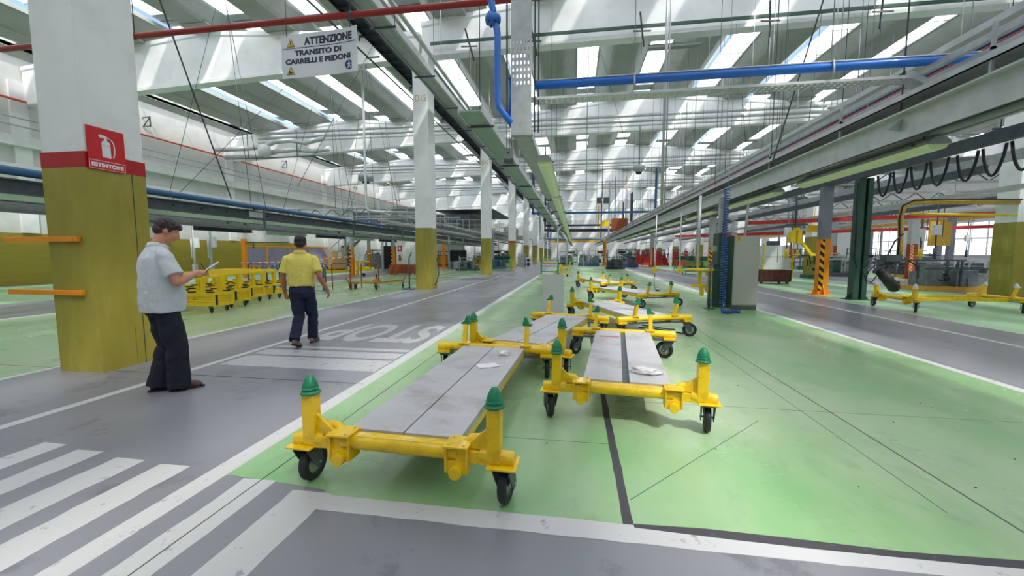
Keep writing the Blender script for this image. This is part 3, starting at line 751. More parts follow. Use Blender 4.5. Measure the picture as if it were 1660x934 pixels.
# ================================================================== PEOPLE
def xf(mb, mtx):
    mb.v = [tuple(mtx @ Vector(v)) for v in mb.v]; return mb
def merge(a, b):
    n = len(a.v); a.v += b.v; a.f += [tuple(i+n for i in f) for f in b.f]; a.sm += b.sm; a.m += b.m; return a
def voxel(o, size, smooth=4, disp=None, fac=.5):
    r = o.modifiers.new('remesh','REMESH'); r.mode = 'VOXEL'; r.voxel_size = size; r.use_smooth_shade = True
    s = o.modifiers.new('smooth','SMOOTH'); s.factor = fac; s.iterations = smooth
    if disp:
        t = bpy.data.textures.new('folds','CLOUDS'); t.noise_scale = disp[1]
        d = o.modifiers.new('folds','DISPLACE'); d.texture = t; d.strength = disp[0]; d.mid_level = .5; d.texture_coords = 'LOCAL'
    return o
def hand(mb, wrist, fdir, palm, thumb_side, curl=.35, k=1.0):
    w = Vector(wrist); f = Vector(fdir).normalized(); n = Vector(palm); n = (n - f*n.dot(f)).normalized(); s = f.cross(n)*thumb_side
    R_ = Matrix((s, f, n)).transposed()
    mb.ell(w+f*.045*k, (.040*k,.052*k,.016*k), 16, 10, R_)
    mb.ell(w+f*.03*k+s*.022*k+n*.006*k, (.017*k,.032*k,.016*k), 12, 8, R_)
    mb.caps(w-f*.02*k, w+f*.02*k, .026*k, .027*k)
    for i, (off, ln) in enumerate(((.030,.068),(.0105,.076),(-.010,.071),(-.029,.056))):
        p = w+f*.082*k+s*off*k; d = (f + s*off*2.2).normalized(); r = .0088*k
        for j, (fr, c) in enumerate(((.44,1),(.32,1.3),(.24,1.0))):
            a = curl*c*(1+.12*i)
            d = (d*math.cos(a) + n*math.sin(a)*1).normalized() if j == 0 else (d*math.cos(a) + (n*d.dot(f) - f*d.dot(n)).normalized()*math.sin(a)).normalized()
            q = p + d*ln*fr*k; mb.caps(p, q, r, r*.92, 10); p = q; r *= .92
    p = w+f*.025*k+s*.034*k; d = (f*.72+s*.55+n*.35).normalized()
    q = p+d*.036*k; mb.caps(p, q, .0115*k, .0105*k, 10); d = (f*.9+s*.12+n*.35).normalized(); mb.caps(q, q+d*.03*k, .0105*k, .009*k, 10)
def head_mesh(k=1.0):
    h = MB()
    h.ell((0,-.012,.028),(.077,.097,.090),22,14).ell((0,.024,-.030),(.062,.071,.086),22,14).ell((0,.046,-.088),(.040,.038,.028))
    h.ell((0,.02,-.075),(.055,.055,.035))
    h.caps((0,.093,.010),(0,.109,-.022),.0075,.011,10).ell((0,.112,-.026),(.012,.012,.010)).ell((-.011,.101,-.030),(.008,.010,.007)).ell((.011,.101,-.030),(.008,.010,.007))
    h.ell((0,.078,.020),(.050,.015,.011)).ell((-.036,.065,-.022),(.024,.024,.024)).ell((.036,.065,-.022),(.024,.024,.024))
    h.ell((0,.092,-.054),(.021,.010,.0055)).ell((0,.090,-.063),(.019,.010,.0065)).ell((0,.084,-.100),(.020,.014,.014))
    for s in (-1,1):
        h.ell((s*.078,-.006,-.012),(.008,.018,.031)).ell((s*.086,-.014,-.006),(.007,.012,.024))
    return h
def make_person(name, P):
    root = empty(name)
    HM = Matrix.Translation(P['head']) @ Euler((-P['pitch'], 0, P['yaw'])).to_matrix().to_4x4() @ Matrix.Scale(P.get('hk',1.0),4)
    body = MB()
    merge(body, xf(head_mesh(), HM))
    hb = HM @ Vector((0,-.02,-.05)); nb = Vector(P['neck'])
    body.caps(nb, hb, .066, .056, 18)
    body.loft(P['core'])
    for s in ('r','l'):
        sh, el, wr = P['arm_'+s]
        body.caps(sh, el, .050*P['bulk'], .041*P['bulk']); body.caps(el, Vector(el).lerp(Vector(wr),.35), .042*P['bulk'], .043*P['bulk']); body.caps(Vector(el).lerp(Vector(wr),.35), wr, .043*P['bulk'], .027)
        hd = P['hand_'+s]; hand(body, wr, hd[0], hd[1], hd[2], hd[3])
    for s in ('r','l'):
        hip, kn, an = P['leg_'+s]; body.caps(hip, kn, .07, .05); body.caps(kn, an, .05, .04)
    b = voxel(body.build('body', P['skin'], root, fix=False), .0062, 3)
    # eyes
    for s in (-1, 1):
        e = MB().ell((s*.030,.0815,.003),(.013,.009,.007),12,8); xf(e, HM); ey = e.build('eye','white_metal',b)
        e = MB().ell((s*.030,.0885,.003),(.0055,.004,.0055),10,6); xf(e, HM); e.build('iris','black',ey)
    # hair
    hr = MB().ell((0,-.022,.046),(.086,.100,.084),24,16).ell((0,-.055,-.015),(.070,.062,.060),20,12)
    for s in (-1,1): hr.ell((s*.070,-.012,.028),(.015,.040,.040)).ell((s*.074,.022,.018),(.008,.014,.03))
    hr.ell((0,.045,.078),(.066,.047,.034),20,12).ell((.015,.072,.068),(.05,.026,.022),16,10)
    for q in range(26):
        a = random.uniform(0,2*PI); z = random.uniform(.02,.115); rr = math.sqrt(max(0,1-((z-.046)/.084)**2))
        if math.sin(a) > .55 and z < .07: continue
        hr.ell((.083*rr*math.cos(a), -.022+.098*rr*math.sin(a), z),(.011,.011,.011),8,6)
    xf(hr, HM); voxel(hr.build('hair', P['hair'], root, fix=False), .005, 2, (.005,.010))
    # shirt
    sh_ = MB(); sh_.loft(P['torso'])
    for s in ('r','l'):
        a, el, wr = P['arm_'+s]; a = Vector(a); e = Vector(el); m1 = a.lerp(e, P['sleeve'])
        a = a - Vector((0,0,.012)); sh_.ell(a, (.066*P['bulk'],.068*P['bulk'],.064*P['bulk'])); sh_.cyl(a, m1, .064*P['bulk'], .076*P['bulk'], 18)
        sh_.caps(a, a.lerp(Vector((0,a.y,a.z+.10)),.7), .060*P['bulk'], .052, 14)
    so = voxel(sh_.build('shirt', P['shirt'], root, fix=False), .0075, 5, (.022,.11))
    # collar
    cl = MB(); N = 26; R1, R2 = .070, .082
    Pc = []
    for i in range(N):
        t = 2*PI*i/N; up = .018 if math.sin(t) < 0 else -.018*math.sin(t)
        for rr, zz in ((R1, .030+up*.8),(R1+.006,.032+up*.8),(R2+.018,-.006+up*.5),(R2+.012,-.012+up*.5)):
            Pc.append(nb + Vector((rr*1.04*math.cos(t), rr*math.sin(t)+.004, zz)))
    F = []
    for i in range(N):
        for k in range(4): F.append((i*4+k, ((i+1)%N)*4+k, ((i+1)%N)*4+(k+1)%4, i*4+(k+1)%4))
    cl.add(Pc, F, True); cl.build('collar', P['shirt'], so)
    # trousers
    tr = MB(); tr.loft(P['seat'])
    for s in ('r','l'):
        hip, kn, an = [Vector(v) for v in P['leg_'+s]]
        r0, r1, r2 = P['legr']
        tr.caps(hip, kn, r0, r1, 20)
        tr.cyl(kn, an + (an-kn).normalized()*P['cuff'], r1, r2, 20)
        tr.ell(kn.lerp(hip,.45)+Vector((0,-.005,0)), (r0*.93,r0*.98,.2), 18, 12)
        tr.ell(kn.lerp(an,.3)+Vector((0,-.02,0)), (r1*1.0,r1*1.02,.13), 18, 12)
    voxel(tr.build('trousers', P['trouser'], root, fix=False), .0085, 5, (.018,.07))
    if 'belt' in P:
        z, rx, ry, cy = P['belt']; bl = MB()
        bl.loft([(0,cy,z-.018,rx,ry),(0,cy,z+.018,rx,ry)], 32); bl.build('belt','black',root)
    for s in ('r','l'):
        x, y, z, ang, tilt = P['shoe_'+s]
        up = MB().ell((0,.035,.045),(.042,.125,.045),18,12).ell((0,.115,.03),(.044,.055,.032),16,10).ell((0,-.055,.055),(.035,.045,.055),16,10).cyl((0,-.04,.05),(0,-.045,.10),.042,.045,16)
        sl = MB().loft([(0,.035,.0,.043,.150),(0,.035,.016,.046,.153)], 28, 2.4)
        sl.box(-.032,.032,-.10,-.03,0,.016)
        mm = Matrix.Translation((x,y,z)) @ Euler((tilt,0,ang)).to_matrix().to_4x4()
        up.v = [(a,b_,max(c,.006)) for a,b_,c in up.v]
        xf(up, mm); xf(sl, mm)
        u = up.build('shoe', P['shoe'], root, fix=False); r_ = u.modifiers.new('remesh','REMESH'); r_.mode='VOXEL'; r_.voxel_size=.006; r_.use_smooth_shade=True
        sl.build('sole','sole',u)
    return root
p1 = dict(bulk=1.12, hk=1.04, head=(.03,.085,1.685), neck=(0,.0,1.52), pitch=.50, yaw=-.35, skin='skin', hair='hair', shirt='shirt', trouser='trouser', shoe='shoe', sleeve=.74,
 core=[(0,0,.95,.14,.10),(0,0,1.2,.15,.1),(0,-.01,1.42,.15,.09),(0,0,1.52,.06,.06)],
 torso=[(0,.01,.845,.222,.178),(0,.015,.93,.232,.19),(0,.015,1.05,.232,.186),(0,.0,1.18,.222,.168),(0,-.015,1.30,.220,.148),(0,-.02,1.40,.208,.128),(0,-.012,1.475,.165,.098),(0,-.004,1.53,.085,.076),(0,0,1.555,.072,.07)],
 arm_r=((.215,-.01,1.425),(.315,.05,1.16),(.17,.27,1.245)), arm_l=((-.215,-.01,1.425),(-.29,.08,1.17),(-.04,.31,1.20)),
 hand_r=((-.35,.85,.12),(-.3,-.2,-1),-1,.55), hand_l=((.45,.85,.05),(.1,-.2,1),-1,.35),
 seat=[(0,.0,.80,.150,.125),(0,-.015,.88,.178,.15),(0,-.01,.95,.178,.148),(0,0,1.02,.165,.135)],
 leg_r=((.09,0.01,.86),(.135,.07,.48),(.135,.06,.09)), leg_l=((-.08,-.0,.86),(-.03,.05,.48),(-.035,-.05,.10)), legr=(.112,.092,.106), cuff=.06,
 shoe_r=(.14,.09,0,-.35,0), shoe_l=(-.045,-.04,0,.1,0))
man = make_person('person', p1); man.location = (-4.30,3.62,0); man.rotation_euler = (0,0,math.radians(66-90))
tag(man,'person in pale grey polo shirt and dark jeans standing and writing on papers','person')
def man_pt(v, m=man): return Matrix.Translation(m.location) @ m.rotation_euler.to_matrix().to_4x4() @ Vector(v)
o = MB()
for k in range(3):
    o.hexa([(-.09+.01*k,.0,.002*k),(.07+.01*k,.0,.002*k),(.07-.01*k,.20,.002*k),(-.09,.20,.002*k),(-.09+.01*k,.0,.0015+.002*k),(.07+.01*k,.0,.0015+.002*k),(.07-.01*k,.20,.0015+.002*k),(-.09,.20,.0015+.002*k)])
o = o.build('sheaf_of_papers','paper',loc=man_pt((.06,.35,1.235)),rot=(.62,0,man.rotation_euler.z-.3)); tag(o,'small sheaf of white papers held by the writing man','papers')
o = MB().cyl(man_pt((.105,.40,1.225)), man_pt((.095,.335,1.345)), .0042, n=8).build('pen','black'); tag(o,'dark pen in the right hand of the writing man','pen')
p2_ = dict(bulk=1.02, hk=1.0, head=(0,.035,1.605), neck=(0,-.005,1.455), pitch=.12, yaw=.15, skin='skin2', hair='hair2', shirt='shirt_y', trouser='trouser_n', shoe='shoe2', sleeve=.76,
 core=[(0,0,.92,.14,.10),(0,0,1.15,.15,.1),(0,-.01,1.36,.15,.09),(0,0,1.45,.06,.06)],
 torso=[(0,.0,.925,.178,.132),(0,.0,.97,.192,.142),(0,.0,1.06,.196,.144),(0,-.005,1.18,.202,.140),(0,-.01,1.28,.208,.132),(0,-.01,1.36,.195,.118),(0,-.005,1.42,.150,.092),(0,0,1.47,.078,.07),(0,0,1.49,.068,.066)],
 arm_r=((.20,-.005,1.365),(.285,-.08,1.10),(.375,.0,.88)), arm_l=((-.20,-.005,1.365),(-.265,.0,1.09),(-.265,.05,.86)),
 hand_r=((.25,.25,-1),(-1,.1,0),1,.28), hand_l=((.05,.1,-1),(1,.1,0),-1,.5),
 seat=[(0,.0,.76,.140,.120),(0,-.02,.84,.172,.142),(0,-.01,.91,.170,.134),(0,0,.965,.165,.125)],
 leg_r=((.085,.02,.82),(.095,.18,.46),(.075,.20,.11)), leg_l=((-.08,-.01,.82),(-.05,.0,.46),(-.045,-.27,.17)), legr=(.104,.078,.078), cuff=.045,
 belt=(.93,.176,.136,-.003), shoe_r=(.08,.22,0,-.15,.10), shoe_l=(-.04,-.26,.045,-.1,-.32))
man2 = make_person('person', p2_); man2.location = (-4.24,5.76,0); man2.rotation_euler = (0,0,math.radians(109-90))
tag(man2,'person in yellow polo shirt and navy trousers walking away down the aisle','person')
o = crumple((.03,.045,.05),21).build('work_glove','orange',loc=Matrix.Translation(man2.location) @ man2.rotation_euler.to_matrix().to_4x4() @ Vector((-.24,.06,.73))); tag(o,'small orange and yellow glove held in the walking man hand','glove')
# ================================================================== OVERHEAD
def thing(mb, name, mat_, label, cat, group=None, bevel=0, parent=None):
    o = mb.build(name, mat_, parent, bevel=bevel); return tag(o, label, cat, group)
def rods(name, pts, label, cat='hanger', r=.012, mat_='wire', group=None):
    for i, (p, q) in enumerate(pts):
        thing(MB().cyl(p, q, r, n=6), name, mat_, label if isinstance(label, str) else label[i], cat, group)
# ---- warning sign
s = empty('hanging_sign',(-5.31,6.95,4.62),math.radians(-2.0)); tag(s,'white hanging sign warning of trucks and pedestrians in Italian','sign')
SW, SH = 1.55, .75
mb = MB(); N = 16
bend = lambda u: -.07*max(0,(u-.55)/.45)**2
P = []
for i in range(N+1):
    u = i/N
    for (yy, zz) in ((0,0),(.004,0),(.004,SH),(0,SH)): P.append((u*SW, yy+bend(u), zz))
F = [(0,1,2,3),(N*4+3,N*4+2,N*4+1,N*4)]
for i in range(N):
    for k in range(4): F.append((i*4+k,(i+1)*4+k,(i+1)*4+(k+1)%4,i*4+(k+1)%4))
mb.add(P,F); mb.build('panel','sign_white',s)
def on_sign(o):
    for v in o.data.vertices:
        w = (o.matrix_basis @ v.co) if False else v.co
    return o
def sign_text(body, x, z, w, h):
    t = text('lettering', body, .1, 'ink', (0,0,0), (0,0,0), s, width=w, height=h, ext=.0012, bold=.0045)
    for v in t.data.vertices:
        X_, Z_ = v.co.x + x, v.co.y + z; d_ = v.co.z
        v.co = (X_, -.003 + bend(X_/SW) - d_, Z_)
    return t
sign_text('ATTENZIONE', .47, .545, .97, .135)
sign_text('TRANSITO DI', .27, .375, .94, .095)
sign_text('CARRELLI E PEDONI', .08, .235, 1.32, .095)
def strip(u0,u1,z0,z1):
    m_ = MB(); n = 14; P=[]; F=[]
    for i in range(n+1):
        u = u0+(u1-u0)*i/n; P += [(u,-.004+bend(u/SW),z0),(u,-.004+bend(u/SW),z1)]
    for i in range(n): F.append((i*2,i*2+2,i*2+3,i*2+1))
    return m_.add(P,F)
strip(.03,1.51,.505,.516).build('rule','ink',s)
for (cx, z) in ((.20,.535),(.18,.055)):
    MB().prism([(cx-.085,z),(cx+.085,z),(cx,z+.145)],-.005,-.002,'Y').build('warning_triangle','ink',s)
    MB().prism([(cx-.070,z+.009),(cx+.070,z+.009),(cx,z+.126)],-.007,-.005,'Y').build('warning_triangle','sign_yellow',s)
    if z > .5: MB().prism([(cx-.007,z+.035),(cx+.007,z+.035),(cx+.011,z+.095),(cx-.011,z+.095)],-.009,-.007,'Y').prism([(cx-.009,z+.014),(cx+.009,z+.014),(cx+.009,z+.028),(cx-.009,z+.028)],-.009,-.007,'Y').build('warning_mark','ink',s)
    else: MB().prism([(cx-.03,z+.02),(cx+.03,z+.02),(cx+.03,z+.05),(cx-.005,z+.05),(cx-.015,z+.08),(cx-.03,z+.08)],-.009,-.007,'Y').build('warning_mark','ink',s)
cx, cz = 1.37, .125; yb_ = bend(cx/SW)
MB().cyl((cx,yb_-.008,cz),(cx,yb_-.002,cz),.078,n=28).build('pedestrian_disc','sign_blue',s)
pm = MB(); yy = yb_-.011
pm.cyl((cx,yy,cz+.047),(cx,yy+.003,cz+.047),.012,n=12)
for poly in ([(-.012,.030),(.014,.030),(.012,-.012),(-.010,-.012)],[(-.010,-.008),(.002,-.008),(-.020,-.060),(-.033,-.056)],[(.0,-.008),(.012,-.008),(.034,-.052),(.022,-.058)],[(-.010,.030),(-.004,.018),(-.032,-.004),(-.037,.006)],[(.010,.030),(.008,.016),(.032,.002),(.037,.010)]):
    pm.prism([(cx+a,cz+b) for a,b in poly], yy, yy+.003, 'Y')
pm.build('walking_figure','sign_white',s)
MB().cyl((.12,0,.72),(.12,.02,6.2),.006,n=6).cyl((1.42,-.07,.72),(1.42,-.07,6.2),.006,n=6).build('hanging_rod','wire',s)

# ---- fire extinguisher sign on the pillar
s = empty('extinguisher_sign',(-5.655,4.01,2.44)); tag(s,'red fire extinguisher sign with white pictogram wrapped on the big olive pillar','sign')
s.rotation_euler = (0,0,PI/2); s.location = (-5.640,4.015,2.45); s.scale = (1.03,1,1.13)
MB().box(.01,.40,-.006,0,0,.44).build('plate','sign_red',s)
MB().box(.018,.392,-.0075,-.006,.093,.098).box(.018,.392,-.0075,-.006,.008,.011).box(.018,.021,-.0075,-.006,.008,.098).box(.389,.392,-.0075,-.006,.008,.098).build('border_line','sign_white',s)
text('lettering','ESTINTORE',.05,'sign_white',(.205,-.0065,.030),(PI/2,0,0),s,width=.335,height=.043,align='CENTER',ext=.0012,bold=.003)
e = MB()
e.prism([(.155,.14),(.245,.14),(.245,.285),(.232,.312),(.168,.312),(.155,.285)],-.0085,-.006,'Y')
e.prism([(.185,.312),(.215,.312),(.215,.345),(.185,.345)],-.0085,-.006,'Y')
e.prism([(.125,.352),(.20,.345),(.235,.352),(.20,.366),(.14,.372)],-.0085,-.006,'Y').prism([(.135,.338),(.19,.338),(.19,.345),(.135,.348)],-.0085,-.006,'Y')
arc = [(.222,.352),(.262,.335),(.283,.295),(.288,.24),(.284,.19),(.270,.150)]
for a, b in zip(arc, arc[1:]): e.bar((a[0],-.0072,a[1]),(b[0],-.0072,b[1]),.0026,.011,up=(0,0,1)) if False else e.prism([(a[0]-.006,a[1]),(a[0]+.006,a[1]),(b[0]+.006,b[1]),(b[0]-.006,b[1])],-.0085,-.006,'Y')
e.build('extinguisher_pictogram','sign_white',s)
MB().box(.160,.240,-.0095,-.0085,.262,.266).build('pictogram_line','sign_red',s)
# D15 stencil on the column
text('stencil_number','D15',.3,'ochre',(-5.96,15.43-.002+.0,7.30),(PI/2,0,0),cols[1],width=.44,height=.24,align='CENTER',ext=.003)
text('stencil_number','D12',.3,'ochre',(-5.96,26.85-.002,7.35),(PI/2,0,0),cols[2],width=.44,height=.24,align='CENTER',ext=.003)
thing(MB().tube([(-5.62,16.0,1.25),(-5.5,15.9,1.0),(-5.48,15.85,.6),(-5.55,15.8,.3),(-5.62,15.75,.18)],.02,6),'dangling_cable','cable','black cable looping down the side of the D15 column','cable')
t = empty('thin_stand',(-6.62,15.55,0)); tag(t,'thin dark stand leaning against the left of the D15 column','stand')
MB().cyl((0,0,.0),(0,0,1.25),.03,n=8).bar((0,0,1.25),(.12,0,1.5),.04,.03).build('pole','steel_dark',t); MB().cyl((-.02,0,0),(-.02,0,.03),.28,n=20).build('base','steel_dark',t)

# ---- red fire main crossing the aisle
o = empty('red_fire_pipe',(0,7.6,6.0)); tag(o,'dark red pipe crossing high overhead in front of the hanging sign','pipe')
MB().cyl((-25,0,-.02),(13.5,0,.02),.058,n=14).build('pipe_run','red_pipe',o)
for x in (-15.2,-9.2,-4.3,1.5,7): MB().cyl((x-.03,0,0),(x+.03,0,0),.07,n=14).cyl((x,0,.05),(x,0,roof_z(x)-6.0),.009,n=6).build('pipe_clamp','wire',o)

# ---- perforated tray and blue air pipes above the carts
def perforated(mb, o, u, v, nu, nv, hu, hv, t=.0):
    """sheet spanned by u and v from o, with nu x nv slots of relative size hu x hv"""
    o = Vector(o); u = Vector(u)/nu; v = Vector(v)/nv
    for i in range(nu):
        for j in range(nv):
            c = o+u*i+v*j; a, b = (1-hu)/2, (1-hv)/2
            P = [c, c+u, c+u+v, c+v, c+u*a+v*b, c+u*(1-a)+v*b, c+u*(1-a)+v*(1-b), c+u*a+v*(1-b)]
            mb.add(P, [(0,1,5,4),(1,2,6,5),(2,3,7,6),(3,0,4,7)])
def solid(o, t=.003):
    m_ = o.modifiers.new('thickness','SOLIDIFY'); m_.thickness = t; m_.offset = 0; return o
tr = empty('perforated_cable_tray',(0,6.0,0)); tag(tr,'wide perforated grey cable tray dropping from the roof and turning along the aisle','cable tray')
x0, x1 = -.94, -.66
mb = MB()
perforated(mb,(x0,0,4.5),(x1-x0,0,0),(0,0,.5),5,5,.001,.001); perforated(mb,(x0,0,5.0),(x1-x0,0,0),(0,0,5.0),5,50,.32,.45)
perforated(mb,(x0,0,3.85),(x1-x0,0,0),(0,0,.65),5,7,.32,.45)
mb.add([(x0,0,3.2),(x1+.02,0,3.2),(x1,0,3.85),(x0,0,3.85)],[(0,1,2,3)])
solid(mb.build('tray_sheet','steel',tr,fix=False))
mb = MB()
for x in (x0, x1): mb.box(x-.004,x+.004,-.002,.10,3.2,9.95)
mb.build('tray_side','steel',tr)
mb = MB().box(-.95,-.63,0,.12,3.17,3.20).box(-.92,-.66,.1,88,3.17,3.185)
for x in (-.92,-.66): mb.box(x-.006,x+.006,.1,88,3.17,3.27)
mb.build('tray_run','steel',tr)
for k in range(24): MB().cyl((-.79,7.2+3.6*k,3.17),(-.79,7.2+3.6*k,RZ(-.79)),.007,n=6).box(-.97,-.40,7.18+3.6*k,7.22+3.6*k,3.13,3.17).build('tray_hanger','wire',tr)
MB().box(-.535,-.465,6.3,50,3.185,3.20).build('lamp_rail','steel',tr)
# horizontal branch
br = empty('horizontal_cable_tray',(0,6.0,3.66)); tag(br,'perforated cable tray crossing under the bright blue pipe to the right conveyor','cable tray')
mb = MB()
perforated(mb,(-.64,.02,0),(4.75,0,0),(0,.22,0),60,3,.42,.42); solid(mb.build('tray_sheet','steel_light',br,fix=False))
MB().box(-.62,4.1,.018,.022,0,.035).box(-.62,4.1,.236,.242,0,.09).build('tray_side','steel_light',br)
mb = MB(); arc = []
for i in range(11): a = PI/2*i/10; arc.append((4.10+.32*math.sin(a), -.32*(1-math.cos(a))+0.0))
for (xa,za),(xb,zb) in zip(arc, arc[1:]): mb.add([(xa,.02,za+.09),(xb,.02,zb+.09),(xb,.24,zb+.09),(xa,.24,za+.09),(xa,.02,za),(xb,.02,zb),(xb,.24,zb),(xa,.24,za)],[(0,1,2,3),(7,6,5,4),(0,4,5,1),(2,6,7,3)])
mb.box(4.40,4.52,.02,.24,-.62,-.30); mb.hexa([(3.95,.02,-.62),(4.52,.02,-.75),(4.52,.05,-.75),(3.95,.05,-.62),(4.36,.02,-.30),(4.52,.02,-.30),(4.52,.05,-.30),(4.36,.05,-.30)])
mb.build('tray_bend','steel',br)
bp = empty('blue_air_pipe',(0,6.0,3.86)); tag(bp,'bright blue air pipe running level across the hall above the cable tray','pipe')
MB().cyl((-.60,.05,0),(9.5,.05,0),.055,n=18).build('pipe_run','blue_pipe',bp)
MB().cyl((-.60,.02,.057),(9.5,.02,.057),.012,n=8).build('conduit','steel_light',bp)
for x in (.78,3.25): MB().tube([(x,-.02,-.16),(x,-.03,-.05),(x,-.01,.06),(x,.07,.07),(x,.12,0)],.014,6).cyl((x,.05,.06),(x,.05,5.9),.007,n=6).build('pipe_clip','steel',bp)
vp = empty('blue_drop_pipe',(-1.16,6.0,0)); tag(vp,'bright blue vertical pipe with a flange dropping beside the perforated tray','pipe')
MB().tube([(-.15,0,10.9),(-.15,0,5.4),(-.09,0,5.15),(-.03,0,4.85),(0.02,0,4.6),(.02,0,3.66),(.05,0,3.56),(.12,0.0,3.47),(.20,.02,3.37),(.24,.08,3.33),(.25,.2,3.32)],.048,16).build('pipe_run','blue_pipe',vp)
MB().lathe([(0,-.05),(.105,-.05),(.115,-.02),(.115,.02),(.105,.05),(0,.05)],(-.045,0,4.80),'Z',20).build('flange','blue_pipe',vp)
for a in range(6): MB().cyl((-.045+.088*math.cos(a*PI/3),.088*math.sin(a*PI/3),4.73),(-.045+.088*math.cos(a*PI/3),.088*math.sin(a*PI/3),4.87),.012,n=6).build('bolt','navy_steel',vp)
thing(MB().cyl((-.965,6.05,3.35),(-.965,6.05,3.98),.026,n=12).cyl((-.965,6.05,3.98),(-.965,6.05,4.0),.03,n=12),'short_blue_pipe','blue_pipe','short bright blue pipe stub left of the perforated tray','pipe')
thing(MB().cyl((-.91,6.22,3.32),(-.99,88,3.32),.05,n=14),'dark_blue_pipe','blue_pipe2','dull blue pipe running away down the aisle from the drop pipe','pipe')
thing(MB().cyl((-1.00,6.0,3.4),(-1.00,6.0,RZ(-1.00)),.013,n=8).cyl((-.60,6.0,3.2),(-.60,6.0,RZ(-.60)),.010,n=8).cyl((-.55,6.05,3.2),(-.55,6.05,RZ(-.55)),.010,n=8),'vertical_conduit','wire','thin vertical conduits on both sides of the perforated tray','conduit')
jb = empty('junction_box',(-1.38,8.5,3.40)); tag(jb,'small grey junction box hanging by rods left of the dull blue pipe','box')
MB().box(-.09,.09,-.07,.07,0,.22).build('body','lamp_body',jb,bevel=.008); MB().box(-.095,.095,-.075,.075,-.08,0).build('lower_cover','steel_dark',jb,bevel=.008); MB().cyl((0,-.072,.12),(0,-.085,.12),.018,n=10).build('knob','black',jb)
MB().cyl((-.05,0,.22),(-.05,0,6.5),.007,n=6).cyl((.05,0,.22),(.05,0,6.5),.007,n=6).build('hanging_rod','wire',jb)

# ---- fluorescent fixtures
def lamp_proto(L):
    r = empty('fluorescent_light')
    MB().prism([(-.05,.085),(.05,.085),(.095,.03),(.10,.0),(-.10,0),(-.095,.03)],0,L,'Y').build('housing','lamp_body',r)
    MB().prism([(-.094,0),(.094,0),(.070,-.05),(.03,-.068),(-.03,-.068),(-.070,-.05)],.03,L-.03,'Y').build('diffuser','lamp_tube',r)
    for y in (.25,L-.25): MB().cyl((0,y,.08),(0,y,.30),.008,n=6).box(-.11,.11,y-.015,y+.015,.03,.05).build('clip','steel_dark',r)
    return r
lp = lamp_proto(3.05); first = True
for side,(X_,Z_,Ys,n) in {'right':(4.42,2.80,(5.85,9.85,13.9,17.9,21.9,25.9,29.9,33.9,37.9,41.9),10),'left':(-.50,2.90,(6.5,10.6,14.7,18.8,22.9,27.0,31.1,35.2,39.3,43.4),10)}.items():
    for i,y in enumerate(Ys):
        o = lp if first else copy_tree(lp); first = False
        o.location = (X_,y,Z_)
        o.scale = (1.25,1.18 if side=='left' else 1,1)
        where = 'under the right conveyor trunk' if side == 'right' else 'under the left perforated tray'
        tag(o, '%s greenish fluorescent light from the camera, %s' % (ORD[i], where), 'light', 'fluorescent lights '+('of the right line' if side=='right' else 'of the left line'))

# ---- right conveyor trunk
ct = empty('overhead_conveyor_trunk',(0,0,0)); tag(ct,'long grey overhead conveyor trunk running down the right of the green area','conveyor')
MB().prism([(4.22,3.06),(4.30,3.0),(4.62,3.0),(4.70,3.06),(4.70,3.30),(4.22,3.30)],4.5,88,'Y').build('main_channel','steel',ct)
MB().box(4.12,4.2,4.5,88,2.98,3.04).box(4.72,4.78,4.5,88,2.98,3.04).build('lower_rail','steel',ct)
MB().box(4.10,4.115,4.5,88,2.9,3.25).box(4.0,4.10,4.5,88,3.2,3.22).build('edge_strip','steel_light',ct)
MB().box(4.16,4.76,4.5,88,3.42,3.435).box(4.16,4.17,4.5,88,3.42,3.50).box(4.75,4.76,4.5,88,3.42,3.50).build('cable_tray','steel_light',ct)
MB().box(4.30,4.36,4.5,88,3.70,3.78).box(4.62,4.68,4.5,88,3.70,3.78).build('top_rail','steel',ct)
for k in range(34): y = 5+2.4*k; MB().box(4.17,4.20,y,y+.03,3.04,3.8).box(4.72,4.75,y,y+.03,3.04,3.8).box(4.17,4.75,y,y+.03,3.52,3.55).build('post_frame','steel',ct)
for k in range(24):
    y = 6.2+3.6*k; mb = MB(); mb.cyl((4.2,y,3.3),(4.2,y,RZ(4.2)),.009,n=6).cyl((4.74,y+.8,3.3),(4.74,y+.8,RZ(4.74)),.007,n=6).box(4.2,4.74,y,y+.02,3.29,3.30); mb.build('hanging_rod','wire',ct)
MB().cyl((4.46,4.5,2.96),(4.46,88,2.96),.045,n=8).build('cable_duct','lamp_body',ct)
o = empty('red_and_blue_pipes',(0,0,0)); o.name='pipe_pair'; tag(o,'dark red and dull blue pipes side by side high right of the conveyor trunk','pipe')
MB().cyl((6.92,-6,4.92),(6.92,90,4.92),.05,n=10).build('red_pipe','red_pipe',o); MB().cyl((7.05,-6,5.10),(7.05,90,5.10),.085,n=12).build('blue_pipe','blue_pipe2',o)
for k in range(20): y = 3+4.5*k; mb = MB(); mb.box(6.75,7.25,y,y+.05,4.80,4.85).cyl((6.78,y,4.85),(6.78,y,RZ(6.78)),.009,n=6).cyl((7.22,y,4.85),(7.22,y,RZ(7.22)),.007,n=6); mb.build('pipe_hanger','steel_dark',o)
